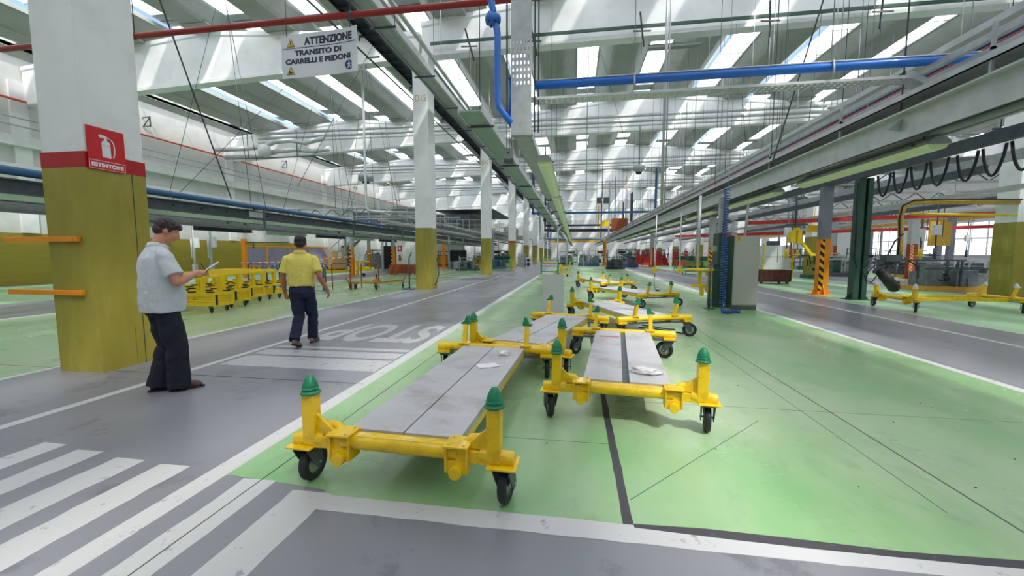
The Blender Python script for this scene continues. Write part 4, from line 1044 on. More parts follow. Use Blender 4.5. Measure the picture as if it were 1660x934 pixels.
# further parallel lines on the right
for i,(x,z,w,h,m_,lab) in enumerate([(5.6,4.5,.22,.10,'steel_light','pale cable ladder between the conveyor trunk and the red pipe'),(6.2,3.7,.10,.22,'steel','grey monorail beam just right of the conveyor trunk'),
   (8.0,4.4,.34,.10,'steel','grey cable tray right of the dull blue pipe'),(8.7,3.75,.14,.26,'steel_dark','dark crane rail carried by the orange and green steel columns'),(11.4,3.9,.14,.26,'steel','grey crane rail over the right hand work area'),
   (12.6,4.9,.5,.12,'steel_light','pale flat duct high over the right hand work area'),(18.9,3.9,.16,.26,'steel','far grey crane rail beyond the white columns')]):
    mb = MB().box(x-w/2,x+w/2,-4 if x>8 else 5,88,z,z+h)
    for k in range(18): y = 5.5+4.6*k; mb.cyl((x,y,z+h),(x,y,RZ(x)),.009,n=6).box(x-w/2-.06,x+w/2+.06,y-.03,y+.03,z+h,z+h+.04)
    thing(mb,'overhead_rail',m_,lab,'rail')
# black cable loops hanging from the dark rail
for i in range(9):
    y = 8.2+.62*i; x = 8.7
    P = [(x+.02*i%.1, y+.5*t-.05, 3.72-.62*math.sin(PI*t)**.7) for t in [k/12 for k in range(13)]]
    thing(MB().tube(P,.028,6),'festoon_loop','cable','black festoon cable loop hanging under the dark crane rail','cable','festoon cable loops')
# ---- lines over the columns
def ladder(mb,x0,x1,z,y0,y1,step=.6):
    mb.box(x0-.02,x0+.02,y0,y1,z-.06,z+.06).box(x1-.02,x1+.02,y0,y1,z-.06,z+.06)
    k = y0
    while k < y1: mb.box(x0,x1,k,k+.05,z-.05,z-.02); k += step
mb = MB().box(-5.33,-4.84,-4,90,7.46,7.48).box(-5.34,-5.31,-4,90,7.40,7.58).build('underside','steel',None)
dl = empty('wide_cable_duct',(0,0,0)); mb.parent = dl; tag(dl,'wide grey cable duct with bright edge passing right of the column tops','cable duct')
MB().box(-4.86,-4.78,-4,90,7.38,7.58).build('bright_edge','steel_light',dl)
mb = MB()
for k in range(30): y = 1.5+3*k; mb.box(-5.42,-4.70,y,y+.05,7.34,7.38).cyl((-4.72,y,7.36),(-4.72,y,RZ(-4.72)),.009,n=6)
mb.build('cross_bracket','steel_dark',dl)
mb = MB().box(-4.48,-4.38,-4,90,7.44,7.50).box(-4.48,-4.46,-4,90,7.5,7.62)
for k in range(24): y = 2+3.8*k; mb.cyl((-4.43,y,7.5),(-4.43,y,RZ(-4.43)),.009,n=6)
thing(mb,'conveyor_rail','steel_light','narrow bright rail parallel to the wide cable duct','rail')
mb = MB(); ladder(mb,-6.88,-6.42,8.55,-4,90,.55); ladder(mb,-6.88,-6.42,8.70,-4,90,.9)
mb.box(-6.86,-6.52,-4,90,8.57,8.60)
for k in range(22): y = .5+4.1*k; mb.box(-7.0,-6.3,y,y+.05,8.42,8.47).cyl((-6.98,y,8.45),(-6.98,y,8.3),.02,n=6)
thing(mb,'cable_ladder','navy_steel','dark blue black cable ladder running left of the column tops','cable ladder')
mb = MB().cyl((-7.15,-4,8.2),(-7.15,90,8.2),.03,n=8)
for k in range(22): y = 1.5+4.1*k; mb.box(-7.3,-6.8,y,y+.04,8.24,8.28)
thing(mb,'thin_conduit','steel_dark','thin dark conduit left of the dark cable ladder','conduit')
gd = empty('green_bottom_duct',(0,0,0)); tag(gd,'broad cable duct with pale green underside beside the dull blue pipe','cable duct')
MB().box(-2.12,-1.72,7.4,88,4.02,4.05).build('underside','mint',gd); MB().box(-2.15,-2.12,7.4,88,4.0,4.16).box(-1.72,-1.69,7.4,88,4.0,4.16).build('side_rail','steel_light',gd)  # pale green sheet below, light grey rails along its sides
for k in range(22): y = 8.2+3.7*k; mb = MB(); mb.cyl((-1.92,y,4.05),(-1.92,y,RZ(-1.92)),.009,n=6).box(-2.2,-1.64,y,y+.04,3.98,4.02); mb.build('hanger','wire',gd)
# ---- crosswise pipes along the beams
for i,yb_ in enumerate((26.2, 37.6, 49.0)):
    for j,(z,r_) in enumerate(((9.80,.10),(9.45,.10),(9.16,.05))):
        mb = MB().cyl((-22.0,yb_-.1*j,z),(14,yb_-.1*j,z),r_,n=12)
        for x in range(-21,14,4): mb.cyl((x,yb_-.1*j,z),(x,yb_-.1*j,z+.12),.012,n=6)
        thing(mb,'silver_pipe','steel_light','%s silver pipe%s crossing the hall before the %s visible beam' % (['upper','middle','thin lower'][j],'',['second','third','fourth'][i]),'pipe')
thing(MB().box(-5.5,14.2,15.34,15.40,9.30,9.40),'beam_conduit','green_steel','dark green conduit fixed along the foot of the nearest roof beam','conduit')
for i,(x,y) in enumerate(((-4.0,15.3),(-1.6,15.3),(2.2,15.2),(6.3,15.2),(9.6,15.2))):
    thing(MB().bar((x-.1,y-.1,9.7),(x+.12,y+.35,8.75),.05,.04).bar((x-.3,y+.05,9.15),(x+.3,y+.05,9.12),.04,.04).cyl((x,y+.1,9.1),(x,y+.1,8.4),.008,n=6),'roof_bracket','steel_dark','dark crossed bracket under the nearest roof beam, %s from the D15 column' % ORD[i],'bracket','crossed brackets on the nearest beam')
for i,(x,y) in enumerate(((3.4,15.9),(-15.8,15.9))):
    thing(MB().box(x-.9,x+.9,y-.12,y+.12,8.80,8.87).prism([(y-.1,8.87),(y+.1,8.87),(y+.05,8.95),(y-.05,8.95)],x-.9,x+.9,'X'),'beam_light','lamp_body',['unlit fluorescent batten under the nearest beam right of the perforated tray','unlit fluorescent batten under the nearest beam left of the hanging sign'][i],'light')
# tall thin pipes
thing(MB().tube([(-8.7,16.12,RZ(-8.7)),(-8.7,16.12,3.6),(-8.65,16.0,3.35),(-8.5,16.0,3.22),(-8.2,16.0,3.18),(-6.35,15.6,3.08)],.05,12),'drop_pipe','steel_light','tall silver pipe dropping left of the D15 column and bending towards it','pipe')
thing(MB().cyl((2.38,12,2.7),(2.38,12,RZ(2.38)),.04,n=12).cyl((2.47,12.05,2.7),(2.47,12.05,RZ(2.47)),.02,n=8),'drop_pipe','steel_light','pair of tall silver pipes dropping from the roof right of the perforated tray','pipe')
thing(MB().cyl((.42,17,3.6),(.42,17,RZ(.42)),.02,n=8),'drop_pipe','steel','single thin pipe dropping from the roof in mid aisle','pipe')
# heaters
def heater(x,y,z,r,h,lab,m1='ochre'):
    o = empty('hanging_heater',(x,y,z)); tag(o,lab,'heater')
    MB().lathe([(0,0),(r*.55,0),(r*.6,.05),(r,.12),(r,h-.08),(r*.9,h),(0,h)],n=24).build('drum','steel',o)
    MB().lathe([(0,-.10),(r*.45,-.10),(r*.5,0),(0,0)],n=20).build('outlet','black',o)
    MB().cyl((0,0,h),(0,0,h+2.4),.03,n=8).build('suspension','wire',o); return o
heater(3.92,27,6.55,.36,.42,'grey round heater hanging in mid hall right of the perforated tray')
heater(-17.8,33,7.55,.62,.6,'wide drum heater hanging left of the D15 column')
thing(MB().box(1.9,2.35,38.0,38.4,6.0,6.5).box(2.5,3.0,38.0,38.4,6.0,6.5).cyl((2.4,38.2,6.4),(2.4,38.2,9.6),.03,n=8),'heater_pair','steel_dark','dark paired heater boxes hanging far down the hall centre','heater')
hv = empty('silver_duct_unit',(-19.6,24.6,8.3)); tag(hv,'silver ventilation duct unit with bent pipes near the left wall','duct')
MB().tube([(-4.5,0,.1),(-2,0,.1),(-1.0,.2,.25),(0,0,.45),(1.2,0,.5),(2.2,0,.30),(3.6,0,.55)],.15,12).tube([(-4.0,.3,-.35),(-1.5,.3,-.35),(0,.2,-.1),(1.5,.2,-.05),(2.6,.2,-.2),(3.8,.2,-.05)],.15,12).build('pipes','steel_light',hv)
MB().lathe([(0,-.5),(.35,-.45),(.4,-.1),(.3,.2),(0,.25)],(-.6,-.2,0),n=16).build('valve_body','white_metal',hv)
MB().bar((-3,0,-.55),(3,0,-.55),.06).bar((-2,0,-.55),(-2,0,1.2),.04).bar((1.6,0,-.55),(1.6,0,1.2),.04).build('support','steel_dark',hv)
# ---- left conveyor lines
o = thing(MB().cyl((-12,3.5,3.23),(-12,20.2,3.20),.095,n=16).cyl((-12,20.2,3.20),(-12,60,3.17),.07,n=12),'blue_pipe_run','blue_pipe2','long dull blue pipe above the dark conveyor beam on the left','pipe')
cv = empty('dark_conveyor_beam',(0,0,0)); tag(cv,'dark steel conveyor beam with round holes running above the yellow racks','conveyor')
MB().box(-12.02,-11.98,3,62,2.76,3.02).box(-12.12,-11.88,3,62,3.02,3.05).box(-12.12,-11.88,3,62,2.73,2.76).build('web','steel_dark',cv)
mb = MB()
for k in range(60): mb.cyl((-11.979,4+.95*k,2.90),(-11.972,4+.95*k,2.90),.035,n=10)
mb.build('hole','black',cv)
MB().box(-11.97,-11.94,13.5,14.2,2.80,3.12).box(-11.97,-11.95,9.2,9.4,2.84,2.94).build('joint_plate','steel_light',cv)
for (x,z,w,h,m_,lab) in [(-11.7,2.56,.12,.11,'mint','pale green conveyor rail just under the dark holed beam'),(-12.3,2.42,.10,.08,'steel','grey conveyor rail under the pale green one'),(-11.5,2.30,.28,.05,'steel_dark','flat dark conveyor track over the yellow racks'),
                         (-13.4,2.58,.1,.1,'steel','grey rail behind the dark holed beam'),(-14.6,2.66,.16,.16,'steel_dark','dark rail nearer the left wall'),(-15.6,3.0,.3,.08,'steel_light','pale cable tray nearer the left wall')]:
    thing(MB().box(x-w/2,x+w/2,3,62,z,z+h),'conveyor_rail',m_,lab,'rail')
for i in range(6):
    y = 9.0+3.4*i
    thing(MB().box(-13.2,-13.0,y,y+2.4,2.30,2.42).box(-13.3,-12.9,y+.1,y+2.3,2.27,2.31),'hanging_batten','mint' if i%2==0 else 'navy_steel','%s pale or dark light batten in the row over the yellow racks' % ORD[i],'light','light battens over the racks')
mb_l = ['nearest','second','third','fourth','fifth','sixth','seventh','eighth']
for i in (0,1,2,3,5):
    y = 7.5+6.2*i + (.9 if i == 0 else 0); mb = MB()
    mb.box(-15.9,-11.3,y,y+.06,3.06,3.12).cyl((-12.0,y,3.1),(-12.6,y,RZ(-12.6)),.010,n=6).cyl((-11.4,y,3.1),(-12.6,y,RZ(-12.6)),.010,n=6).cyl((-15.8,y,3.1),(-13.2,y+.2,RZ(-13.2)),.010,n=6).box(-12.4,-12.3,y,y+.05,2.3,3.1).box(-11.55,-11.48,y,y+.05,2.3,3.1).box(-13.12,-13.06,y,y+.05,2.4,3.1)
    thing(mb,'conveyor_hanger','steel_dark','%s crossbar with wires carrying the left conveyor lines' % mb_l[i],'hanger','crossbars of the left conveyor')
W_ = [((-7.9,5.9,9.2),(-9.0,9.6,2.9),.018,'thick dark slanting cable right of the big olive pillar'),((-7.2,14.2,8.9),(-8.8,12.0,3.6),.009,'thin wire slanting down in front of the second roof bay, left'),
      ((-8.2,15.5,8.9),(-9.2,15.5,3.2),.008,'left wire of the fan under the nearest beam'),((-8.2,15.5,8.9),(-8.0,15.5,3.2),.008,'middle wire of the fan under the nearest beam'),((-8.2,15.5,8.9),(-7.0,15.5,3.2),.008,'right wire of the fan under the nearest beam'),
      ((-11.0,15.5,8.8),(-12.4,11.0,3.1),.010,'wire slanting from the beam to the dull blue pipe'),((4.0,7.2,6.5),(4.1,9.6,3.2),.014,'dark slanting rod over the right conveyor trunk'),((5.3,15.4,9.2),(6.0,15.6,4.0),.008,'thin wire hanging from the beam at the right'),
      ((7.9,15.4,9.3),(7.0,14.0,5.1),.010,'pale wire from the beam down to the pipe pair'),((1.0,20,RZ(1.0)),(2.6,22,6.8),.010,'slanting wire in mid hall')]
for a,b,r_,lab in W_: thing(MB().cyl(a,b,r_,n=6),'hanger_wire','wire',lab,'wire')
for i,(x,y) in enumerate(((-3.2,22),(1.2,24),(1.9,31),(5.6,28),(-9.5,24),(-13.8,22),(10.6,24))):
    thing(MB().cyl((x,y,3.4),(x,y,RZ(x)),.012,n=6),'hanger_wire','wire','thin vertical hanger wire over the middle of the hall','wire','vertical hanger wires')
# ================================================================== FURTHER OBJECTS
# steel columns on the right
def steel_col(x,y,h,w,top,stripe,base,lab,zs=1.95,name='steel_column'):
    o = empty(name,(x,y,0)); tag(o,lab,'column')
    MB().box(-w/2,w/2,-w*.36,w*.36,zs,h).build('shaft',top,o)
    m_ = MB().box(-w/2-.002,w/2+.002,-w*.36-.002,w*.36+.002,0,zs); m_.build('lower_shaft',base,o)
    if stripe: MB().box(-w/2+.0,-w/2+w*.45,-w*.36-.008,-w*.36-.002,.15,zs-.02).build('hazard_stripes',stripe,o)
    b = MB().box(-w*.95,w*.95,-w*.8,w*.8,0,.02)
    for sx in (-1,1): b.prism([(sx*w*.5,.02),(sx*w*.92,.02),(sx*w*.5,.36)],-.012,.012,'Y')
    b.prism([(-w*.36,.02),(-w*.75,.02),(-w*.36,.36)],-.012,.012,'X')
    b.build('base_plate',base,o); return o
steel_col(8.60,15.75,3.75,.32,'col_grey','hazard','orange','grey steel column with orange and black striped base right of the beige cabinet')
steel_col(19.0,26.4,3.9,.38,'steel_light','hazard_r','rust','far grey steel column with orange striped base at the right edge',2.0)
steel_col(18.9,33.5,3.9,.42,'steel','hazard_r','rust','orange striped steel column seen between the two near steel columns',2.0)
steel_col(8.6,27.5,3.75,.36,'steel','hazard','orange','orange based steel column farther down the line behind the brown container')
g_ = empty('green_steel_column',(8.78,14.2,0)); tag(g_,'dark green steel column with open web standing beside the hanging tool','column')
MB().box(-.19,-.03,-.14,.14,0,3.75).box(.05,.19,-.14,.14,0,3.75).box(-.05,.07,-.02,.02,0,3.75).build('shaft','green_steel',g_,bevel=.006)
MB().box(-.34,.34,-.28,.28,0,.02).prism([(-.19,.02),(-.33,.02),(-.19,.22)],-.012,.012,'Y').prism([(.19,.02),(.33,.02),(.19,.22)],-.012,.012,'Y').build('base_plate','green_steel',g_)
MB().tube([(-.21,-.05,3.6),(-.24,-.1,3.0),(-.21,-.12,2.0),(-.22,-.1,1.3),(-.15,-.2,1.0)],.016,6).build('cable','cable',g_)
# hanging manipulator
mp = empty('hanging_manipulator',(8.75,13.0,0)); tag(mp,'yellow bent arm with a black hanging tool over the cart at the right','manipulator')
MB().tube([(.30,0,1.25),(.30,0,1.9),(.26,0,2.45),(.30,0,2.72),(.5,0,2.86),(.9,0,2.88),(3.2,.2,2.84)],.07,10).build('bent_arm','ochre',mp)
MB().tube([(.22,-.06,1.3),(.22,-.07,1.9),(.18,-.07,2.4),(.24,-.07,2.78),(.5,-.07,2.92),(1.3,-.07,2.93),(3.2,.1,2.9)],.022,6).tube([(.3,-.08,2.0),(.1,-.1,1.8),(-.1,-.1,1.3),(.1,-.1,1.05)],.02,6).build('hose','cable',mp)
MB().cyl((.5,0,2.55),(3.2,.2,2.5),.035,n=8).build('tie_rod','yellow2',mp)
MB().box(-.35,.30,-.05,.05,1.16,1.22).box(-.1,.3,-.12,.12,1.22,1.42).cyl((-.3,0,.95),(.2,0,1.25),.05,n=10).cyl((.1,0,1.2),(-.05,0,.72),.06,n=10).build('wrist','steel_dark',mp)
MB().caps((-.12,0,.92),(.22,0,.50),.13,.15).cyl((-.2,0,.98),(-.05,0,.80),.09,n=14).box(.12,.34,-.03,.03,.40,.43).box(.32,.35,-.03,.03,.43,.66).build('motor','rubber',mp)
MB().tube([(-.3,0,1.1),(-.5,-.1,.95),(-.55,-.05,.7),(-.35,0,.62),(-.2,.05,.8)],.016,6).tube([(.1,.1,1.2),(-.3,.12,1.3),(-.55,.1,1.0),(-.4,.1,.6),(-.1,.1,.55)],.013,6).tube([(-.1,-.1,1.15),(.2,-.14,.95),(.05,-.16,.7),(-.25,-.1,.75)],.013,6).build('cable_bundle','cable',mp)
ya = empty('tool_manipulator',(8.75,18.3,0)); tag(ya,'yellow tool balancer arm hanging left of the striped orange column','manipulator')
MB().box(-.05,.15,-.1,.1,1.9,2.35).box(.22,.38,-.1,.1,1.85,2.4).box(.1,.3,-.06,.06,2.35,2.5).bar((.35,0,2.0),(.85,0,1.35),.12,.1).bar((.75,0,1.45),(1.0,0,1.38),.09,.09).build('arm','yellow2',ya,bevel=.008)
MB().cyl((.15,0,2.4),(.15,0,3.8),.04,n=8).box(-.2,.6,-.05,.05,2.6,2.66).build('suspension','steel_dark',ya)
# containers
def bin_(name,x,y,w,d,h,rz,m_,lab,ribs=6):
    o = empty(name,(x,y,0),rz); tag(o,lab,'container')
    t = .04; b = MB().box(0,w,0,d,.10,.14).box(0,w,0,t,.14,h).box(0,w,d-t,d,.14,h).box(0,t,0,d,.14,h).box(w-t,w,0,d,.14,h)
    for k in range(3): z = .2+(h-.25)*k/2.5; b.box(-.02,w+.02,-.025,d+.025,z,z+.035)
    for k in range(ribs+1): x_ = w*k/ribs; b.box(x_-.02,x_+.02,-.03,0,.12,h)
    b.build('body',m_,o)
    for fx in (.06,w-.16):
        for fy in (.05,d-.15): MB().box(fx,fx+.1,fy,fy+.1,0,.1).build('foot',m_,o)
    return o
bin_('metal_container',8.75,20.9,1.35,.95,.66,.0,'brown_box','dark brown metal container beyond the beige cabinet')
bin_('metal_container',-12.4,25.8,1.55,1.0,.68,.03,'rust','rusty orange metal crate left of the D15 column')
# white machine cabinets, right
c = empty('white_machine',(11.9,28.0,0)); tag(c,'white machine enclosure with yellow posts behind the brown container','machine')
MB().box(0,1.6,0,.9,.1,1.95).build('body','white_metal',c,bevel=.02)
for x in (-.08,1.62): MB().box(x,x+.07,-.06,.02,0,2.1).build('yellow_post','yellow2',c)
MB().box(.05,1.55,-.01,0,1.22,1.25).box(.78,.81,-.01,0,.9,1.9).build('panel_gap','plinth',c); MB().box(.4,1.0,.2,.7,1.95,2.25).build('fan_box','steel_dark',c)
# racks and clutter: reusable kinds
def frame_rack(w,d,h,lv,m_,fill=None,name='shelf_rack'):
    o = empty(name)
    for sx in (0,w):
        for sy in (0,d): MB().box(sx-.025,sx+.025,sy-.025,sy+.025,0,h).build('upright',m_,o)
    for k in range(lv):
        z = .2+(h-.3)*k/max(1,lv-1)
        MB().box(0,w,-.02,.02,z,z+.04).box(0,w,d-.02,d+.02,z,z+.04).box(-.02,.02,0,d,z,z+.04).box(w-.02,w+.02,0,d,z,z+.04).build('shelf_frame',m_,o)
        if fill and k%2==0: MB().box(.03,w-.03,.03,d-.03,z+.04,z+.06).build('shelf_board',fill,o)
    return o
gr = frame_rack(1.15,.7,1.05,3,'green_bright',name='green_frame_table'); gr.location=(-2.25,27.2,0); tag(gr,'green frame rack with orange top standing just behind the upright grey board','rack')
MB().box(.1,1.05,.05,.65,.72,.80).build('tray','orange',gr); MB().bar((0,0,1.05),(.35,0,1.15),.05).bar((1.15,0,1.05),(.8,0,1.15),.05).build('lifting_arm','green_bright',gr)
yt = empty('yellow_trolley',(-.95,25.5,0)); tag(yt,'small pale yellow tool trolley right of the green frame rack','trolley')
MB().box(0,.5,0,.3,.5,.62).bar((.1,.1,.1),(.1,.1,.8),.08).bar((.4,.1,.1),(.7,.1,.95),.07).box(-.1,.6,.05,.2,.25,.33).build('body','yellow2',yt); MB().cyl((.2,.0,.07),(.2,.1,.07),.07,n=12).cyl((.5,.0,.07),(.5,.1,.07),.07,n=12).build('wheel','rubber',yt)
tabs = frame_rack(1.5,.8,.95,2,'green_bright','green_steel','green_table')
for i,(x,y,lab) in enumerate([(7.6,29.5,'green frame table nearest the turntable stand'),(9.4,31.0,'green frame table right behind the nearest one'),(8.4,35.5,'green frame table farther back'),(14.9,38.0,'low green frame table beside the right wall racks'),(-7.0,34.5,'green frame table left of the red banded column')]):
    o = tabs if i==0 else copy_tree(tabs); o.location=(x,y,0); tag(o,lab,'table','green frame tables')
    mb = MB().box(.1,1.4,.1,.7,.95,1.25 if i<2 else 1.1); mb.build('load','green_steel',o)
# stacks of blue machine frames
def clutter(name, seed, w, d, h, mats, lab, cat, n=9):
    """machine made of stacked frames, housings, rails and hoses"""
    rnd = random.Random(seed); o = empty(name); tag(o,lab,cat)
    b = MB().box(0,w,0,d,0,h*.16); b.build('base',mats[0],o)
    b = MB()
    for i in range(n):
        x = rnd.uniform(0,w*.75); y = rnd.uniform(0,d*.7); z = h*.16+rnd.uniform(0,h*.45); ww = rnd.uniform(.12,.38)*w; dd = rnd.uniform(.2,.5)*d; hh = rnd.uniform(.1,.35)*h
        b.box(x,min(w,x+ww),y,min(d,y+dd),h*.16,min(h,z+hh))
    b.build('housing',mats[1],o,bevel=.01)
    b = MB()
    for i in range(6):
        x = rnd.uniform(.05,w-.05); y = rnd.uniform(0,d); b.box(x-.03,x+.03,y-.03,y+.03,0,h*rnd.uniform(.8,1.15))
    b.box(0,w,.0,.05,h*.7,h*.75).box(0,w,d-.05,d,h*.95,h); b.build('frame',mats[2],o)
    b = MB()
    for i in range(4):
        p = Vector((rnd.uniform(0,w),rnd.uniform(-.05,d),h*rnd.uniform(.6,1.0))); q = Vector((rnd.uniform(0,w),rnd.uniform(-.05,d),h*rnd.uniform(.3,.7)))
        b.tube([p,p.lerp(q,.3)-Vector((0,0,.1)),p.lerp(q,.7)-Vector((0,0,.12)),q],.03,6)
    b.cyl((w*.3,-.02,h*.4),(w*.3,.05,h*.4),.09,n=12); b.build('hoses','cable',o)
    return o
CL = [(-7.9,37.6,.0,1.4,1.2,1.5,('steel_dark','pallet_blue','steel'),'stack of blue grey machine frames left of the red banded column','machine'),
      (-6.6,46.5,.0,1.0,1,1.4,('steel_dark','pallet_blue','steel'),'blue machine between the far white columns','machine'),
      (-11.3,44.5,.0,1.9,1.2,1.5,('yellow2','ochre','steel_dark'),'yellow machine with dark head beside the black screen','machine'),
      (2.9,38.5,0,1.7,1.4,1.1,('black','steel_dark','steel_dark'),'dark lifting machine with yellow parts in mid aisle far back','machine'),
      (4.6,44,0,2.0,1.6,1.9,('pallet_blue','far_metal','steel_dark'),'blue grey machine frame behind the dark lifting machine','machine'),
      (.4,48,0,2.4,1.6,1.8,('pallet_blue','far_metal','steel'),'wide blue grey machine at the end of the green area','machine'),
      (-2.0,52,0,1.8,1.4,1.7,('green_steel','far_metal','steel'),'grey and green machine left of the end of the green area','machine'),
      (13.3,25.6,0,.9,.9,1.35,('green_steel','olive','green_steel'),'olive green machine housing under the yellow tool arm','machine'),
      (15.3,28.3,0,1.8,1.2,1.5,('steel_dark','green_steel','steel'),'dark green machine behind the striped column','machine'),
      (19.6,27.4,0,2.3,1.2,.95,('ochre','steel_dark','steel'),'yellow based assembly machine at the far right edge','machine'),
      (22.6,28.2,0,2.3,1.2,.95,('ochre','steel_dark','steel'),'second yellow based assembly machine beyond the right edge','machine'),
      (13.2,17.6,0,2.4,1.4,1.2,('ochre','far_metal','steel_dark'),'yellow based machine right of the hanging tool','machine'),
      (20.5,40,0,3,1.5,1.6,('green_steel','far_metal','steel'),'long green machine near the right windows','machine'),
      (25,36,0,3,1.5,1.7,('brown_box','far_metal','steel'),'brown based machine near the right windows','machine'),
      (-20.5,36.5,0,2.2,1.5,1.8,('steel_dark','far_metal','steel_dark'),'grey machine under the steel stairs','machine'),
      (24,20,0,3,1.5,1.6,('ochre','green_steel','steel'),'green and ochre machine in the right hand hall','machine'),
      (-15.5,43,0,1.6,1.2,1.7,('rust','ochre','steel_dark'),'ochre machine behind the rusty orange crate','machine')]
for k,(x,y,rz,w,d,h,ms,lab,cat) in enumerate(CL):
    o = clutter('assembly_machine',k+3,w,d,h,ms,lab,cat); o.location=(x,y,0); o.rotation_euler=(0,0,rz)
# red welding machines row, far right of the aisle
rd0 = clutter('red_machine',77,1.2,1.0,1.9,('red_machine','red_machine','steel_dark'),'','machine')
for i,(x,y) in enumerate([(8.2,52),(10.0,50.5),(11.8,49),(9.0,57),(12.6,46.2),(15.4,44.5),(16.9,43.2),(11.2,60)]):
    o = rd0 if i==0 else copy_tree(rd0); o.location=(x,y,0); o.rotation_euler=(0,0,.3*i)
    o.name='red_machine'; tag(o,'red painted machine in the far row right of the aisle','machine','red machines far right of the aisle')
bc = frame_rack(1.6,.9,1.9,5,'steel_dark','far_metal')
for i,(x,y,lab) in enumerate([(17.9,39.0,'tall shelf rack beyond the white machine'),(20.4,43.0,'tall shelf rack nearer the right windows'),(16.2,47,'tall shelf rack far down the right bay'),(2.8,56,'shelf rack at the far end of the aisle'),(-1.2,60,'shelf rack far left at the end of the aisle'),(5.8,58,'shelf rack at the far end, right of the aisle'),(-10.8,52,'shelf rack far behind the yellow machine'),(22.8,37.5,'shelf rack behind the right edge machines')]):
    o = bc if i==0 else copy_tree(bc); o.location=(x,y,0); tag(o,lab,'rack','shelf racks far back'); [q.build('load',['pallet_blue','ochre','far_metal','green_steel'][(i+j)%4],o) for j,q in enumerate((MB().box(.1,.7,.1,.8,.26,.6),MB().box(.8,1.5,.1,.8,1.10,1.35),MB().box(.2,1.2,.1,.8,1.5,1.75)))]
# left back area
fe = empty('guard_fence',(-21.9,24.0,0),math.radians(66)); tag(fe,'yellow framed guard fence with mauve panels standing by the left wall','fence')
for k in range(4): MB().box(.05+1.55*k,1.5+1.55*k,-.01,.01,.62,1.88).build('panel','mauve',fe)
for k in range(5): MB().box(1.55*k-.04,1.55*k+.04,-.04,.04,0,1.98).build('post','orange',fe)
MB().box(-.04,6.24,-.03,.03,1.88,1.97).box(-.04,6.24,-.03,.03,.54,.62).build('rail','orange',fe)
MB().box(0,6.2,-.06,-.04,.25,.50).build('hazard_band','hazard_b',fe)
op = empty('orange_post',(-19.2,21.2,0)); tag(op,'tall orange yellow post standing in front of the mauve fence','post')
MB().box(-.12,.12,-.1,.1,0,2.3).box(-.16,.16,-.14,.14,0,.03).build('shaft','orange',op,bevel=.01); MB().box(.12,2.9,-.04,.04,2.06,2.12).box(.6,.64,-.03,.03,1.75,2.06).build('cross_arm','steel_dark',op)
for i,(x,y) in enumerate(((-19.2,18.0),(-17.6,17.4))):
    o = empty('tool_balancer',(x,y,0)); tag(o,['slim grey hanging tool station left of the other in front of the olive wall','slim grey hanging tool station with white box in front of the olive wall'][i],'tool station')
    MB().cyl((0,0,.3),(0,0,3.05),.05,n=10).box(-.08,.08,-.08,.08,.5,.9).build('pole','steel',o); MB().box(.08,.30,-.05,.05,1.75,2.25).build('white_box','white_metal',o); MB().cyl((-.14,0,1.2),(-.14,0,2.2),.04,n=8).build('air_cylinder','steel_light',o)
pl = empty('railed_platform',(-18.4,27.6,0),math.radians(62)); tag(pl,'yellow railed platform carrying a cardboard crate beside the fence','platform')
MB().box(0,2.6,0,1.3,0,.16).build('deck','yellow2',pl)
mb = MB()
for k in range(4): mb.cyl((.05+.83*k,.05,.16),(.05+.83*k,.05,1.12),.025,n=8)
mb.cyl((.05,.05,1.12),(2.54,.05,1.12),.025,n=8).cyl((.05,.05,.65),(2.54,.05,.65),.02,n=8).cyl((2.54,.05,1.12),(2.54,1.25,1.12),.025,n=8).cyl((2.54,1.25,.16),(2.54,1.25,1.12),.025,n=8); mb.build('railing','orange',pl)
bx = empty('cardboard_crate',(-18.30,29.25,.16),math.radians(62)); tag(bx,'pale cardboard crate with a label standing on the yellow platform','crate'); MB().box(-.62,.62,-.3,.3,.10,1.5).build('box','carton',bx); MB().box(-.12,.12,-.306,-.3,1.05,1.4).build('label','paper',bx); MB().box(-.6,.6,-.28,.28,0,.1).build('pallet','rust',bx)
for i,(x,y,lab) in enumerate(((-14.4,24.6,'first black and yellow striped steel post left of the rusty crate'),(-18.4,34.3,'second black and yellow striped steel post beside the dark doorway'),(-12.9,27.5,'third black and yellow striped steel post right above the rusty crate'))):
    steel_col(x,y,3.4,.24,'steel','hazard','orange',lab,1.85,'striped_post')
oc = steel_col(-13.6,41,3.4,.3,'orange',None,'orange','plain orange steel post left of the black screen',2.2,'orange_steel_post')
yd = empty('tool_trolley',(-13.9,24.2,0)); tag(yd,'small pale yellow tool trolley before the striped posts','trolley'); MB().box(0,.12,0,.1,0,.95).box(.12,.7,0,.3,.35,.6).box(.7,1.1,.02,.25,.42,.58).box(-.05,.9,0,.05,.9,.98).build('body','yellow2',yd); MB().cyl((.5,0,.1),(.5,.08,.1),.1,n=12).build('wheel','rubber',yd)
d1 = struct(MB().box(XL,XL+.10,41.0,43.2,0,2.3).build('door_1','navy_steel'))
MB().box(XL+.10,XL+.14,41.0,41.6,0,1.9).build('door_edge','blue_pipe2',d1)
dk = empty('dark_doorway_booth',(-18.1,36.0,0)); tag(dk,'dark blue doorway booth between two striped posts','booth'); MB().box(0,1.1,0,.9,0,2.15).build('body','black',dk); MB().box(-.02,.32,-.03,0,0,1.2).build('blue_panel','blue_pipe2',dk); MB().box(-1.7,0,.0,.1,0,1.3).build('side_panel','far_metal',dk)
sc = empty('black_screen',(-11.74,37.0,0)); tag(sc,'big black screen on a stand left of the third column','screen'); MB().box(0,1.68,0,.08,.70,1.76).build('panel','screen',sc); MB().box(.2,.3,.08,.14,0,.9).box(1.3,1.4,.08,.14,0,.9).box(.1,1.6,-.2,.4,0,.06).build('stand','steel_dark',sc)
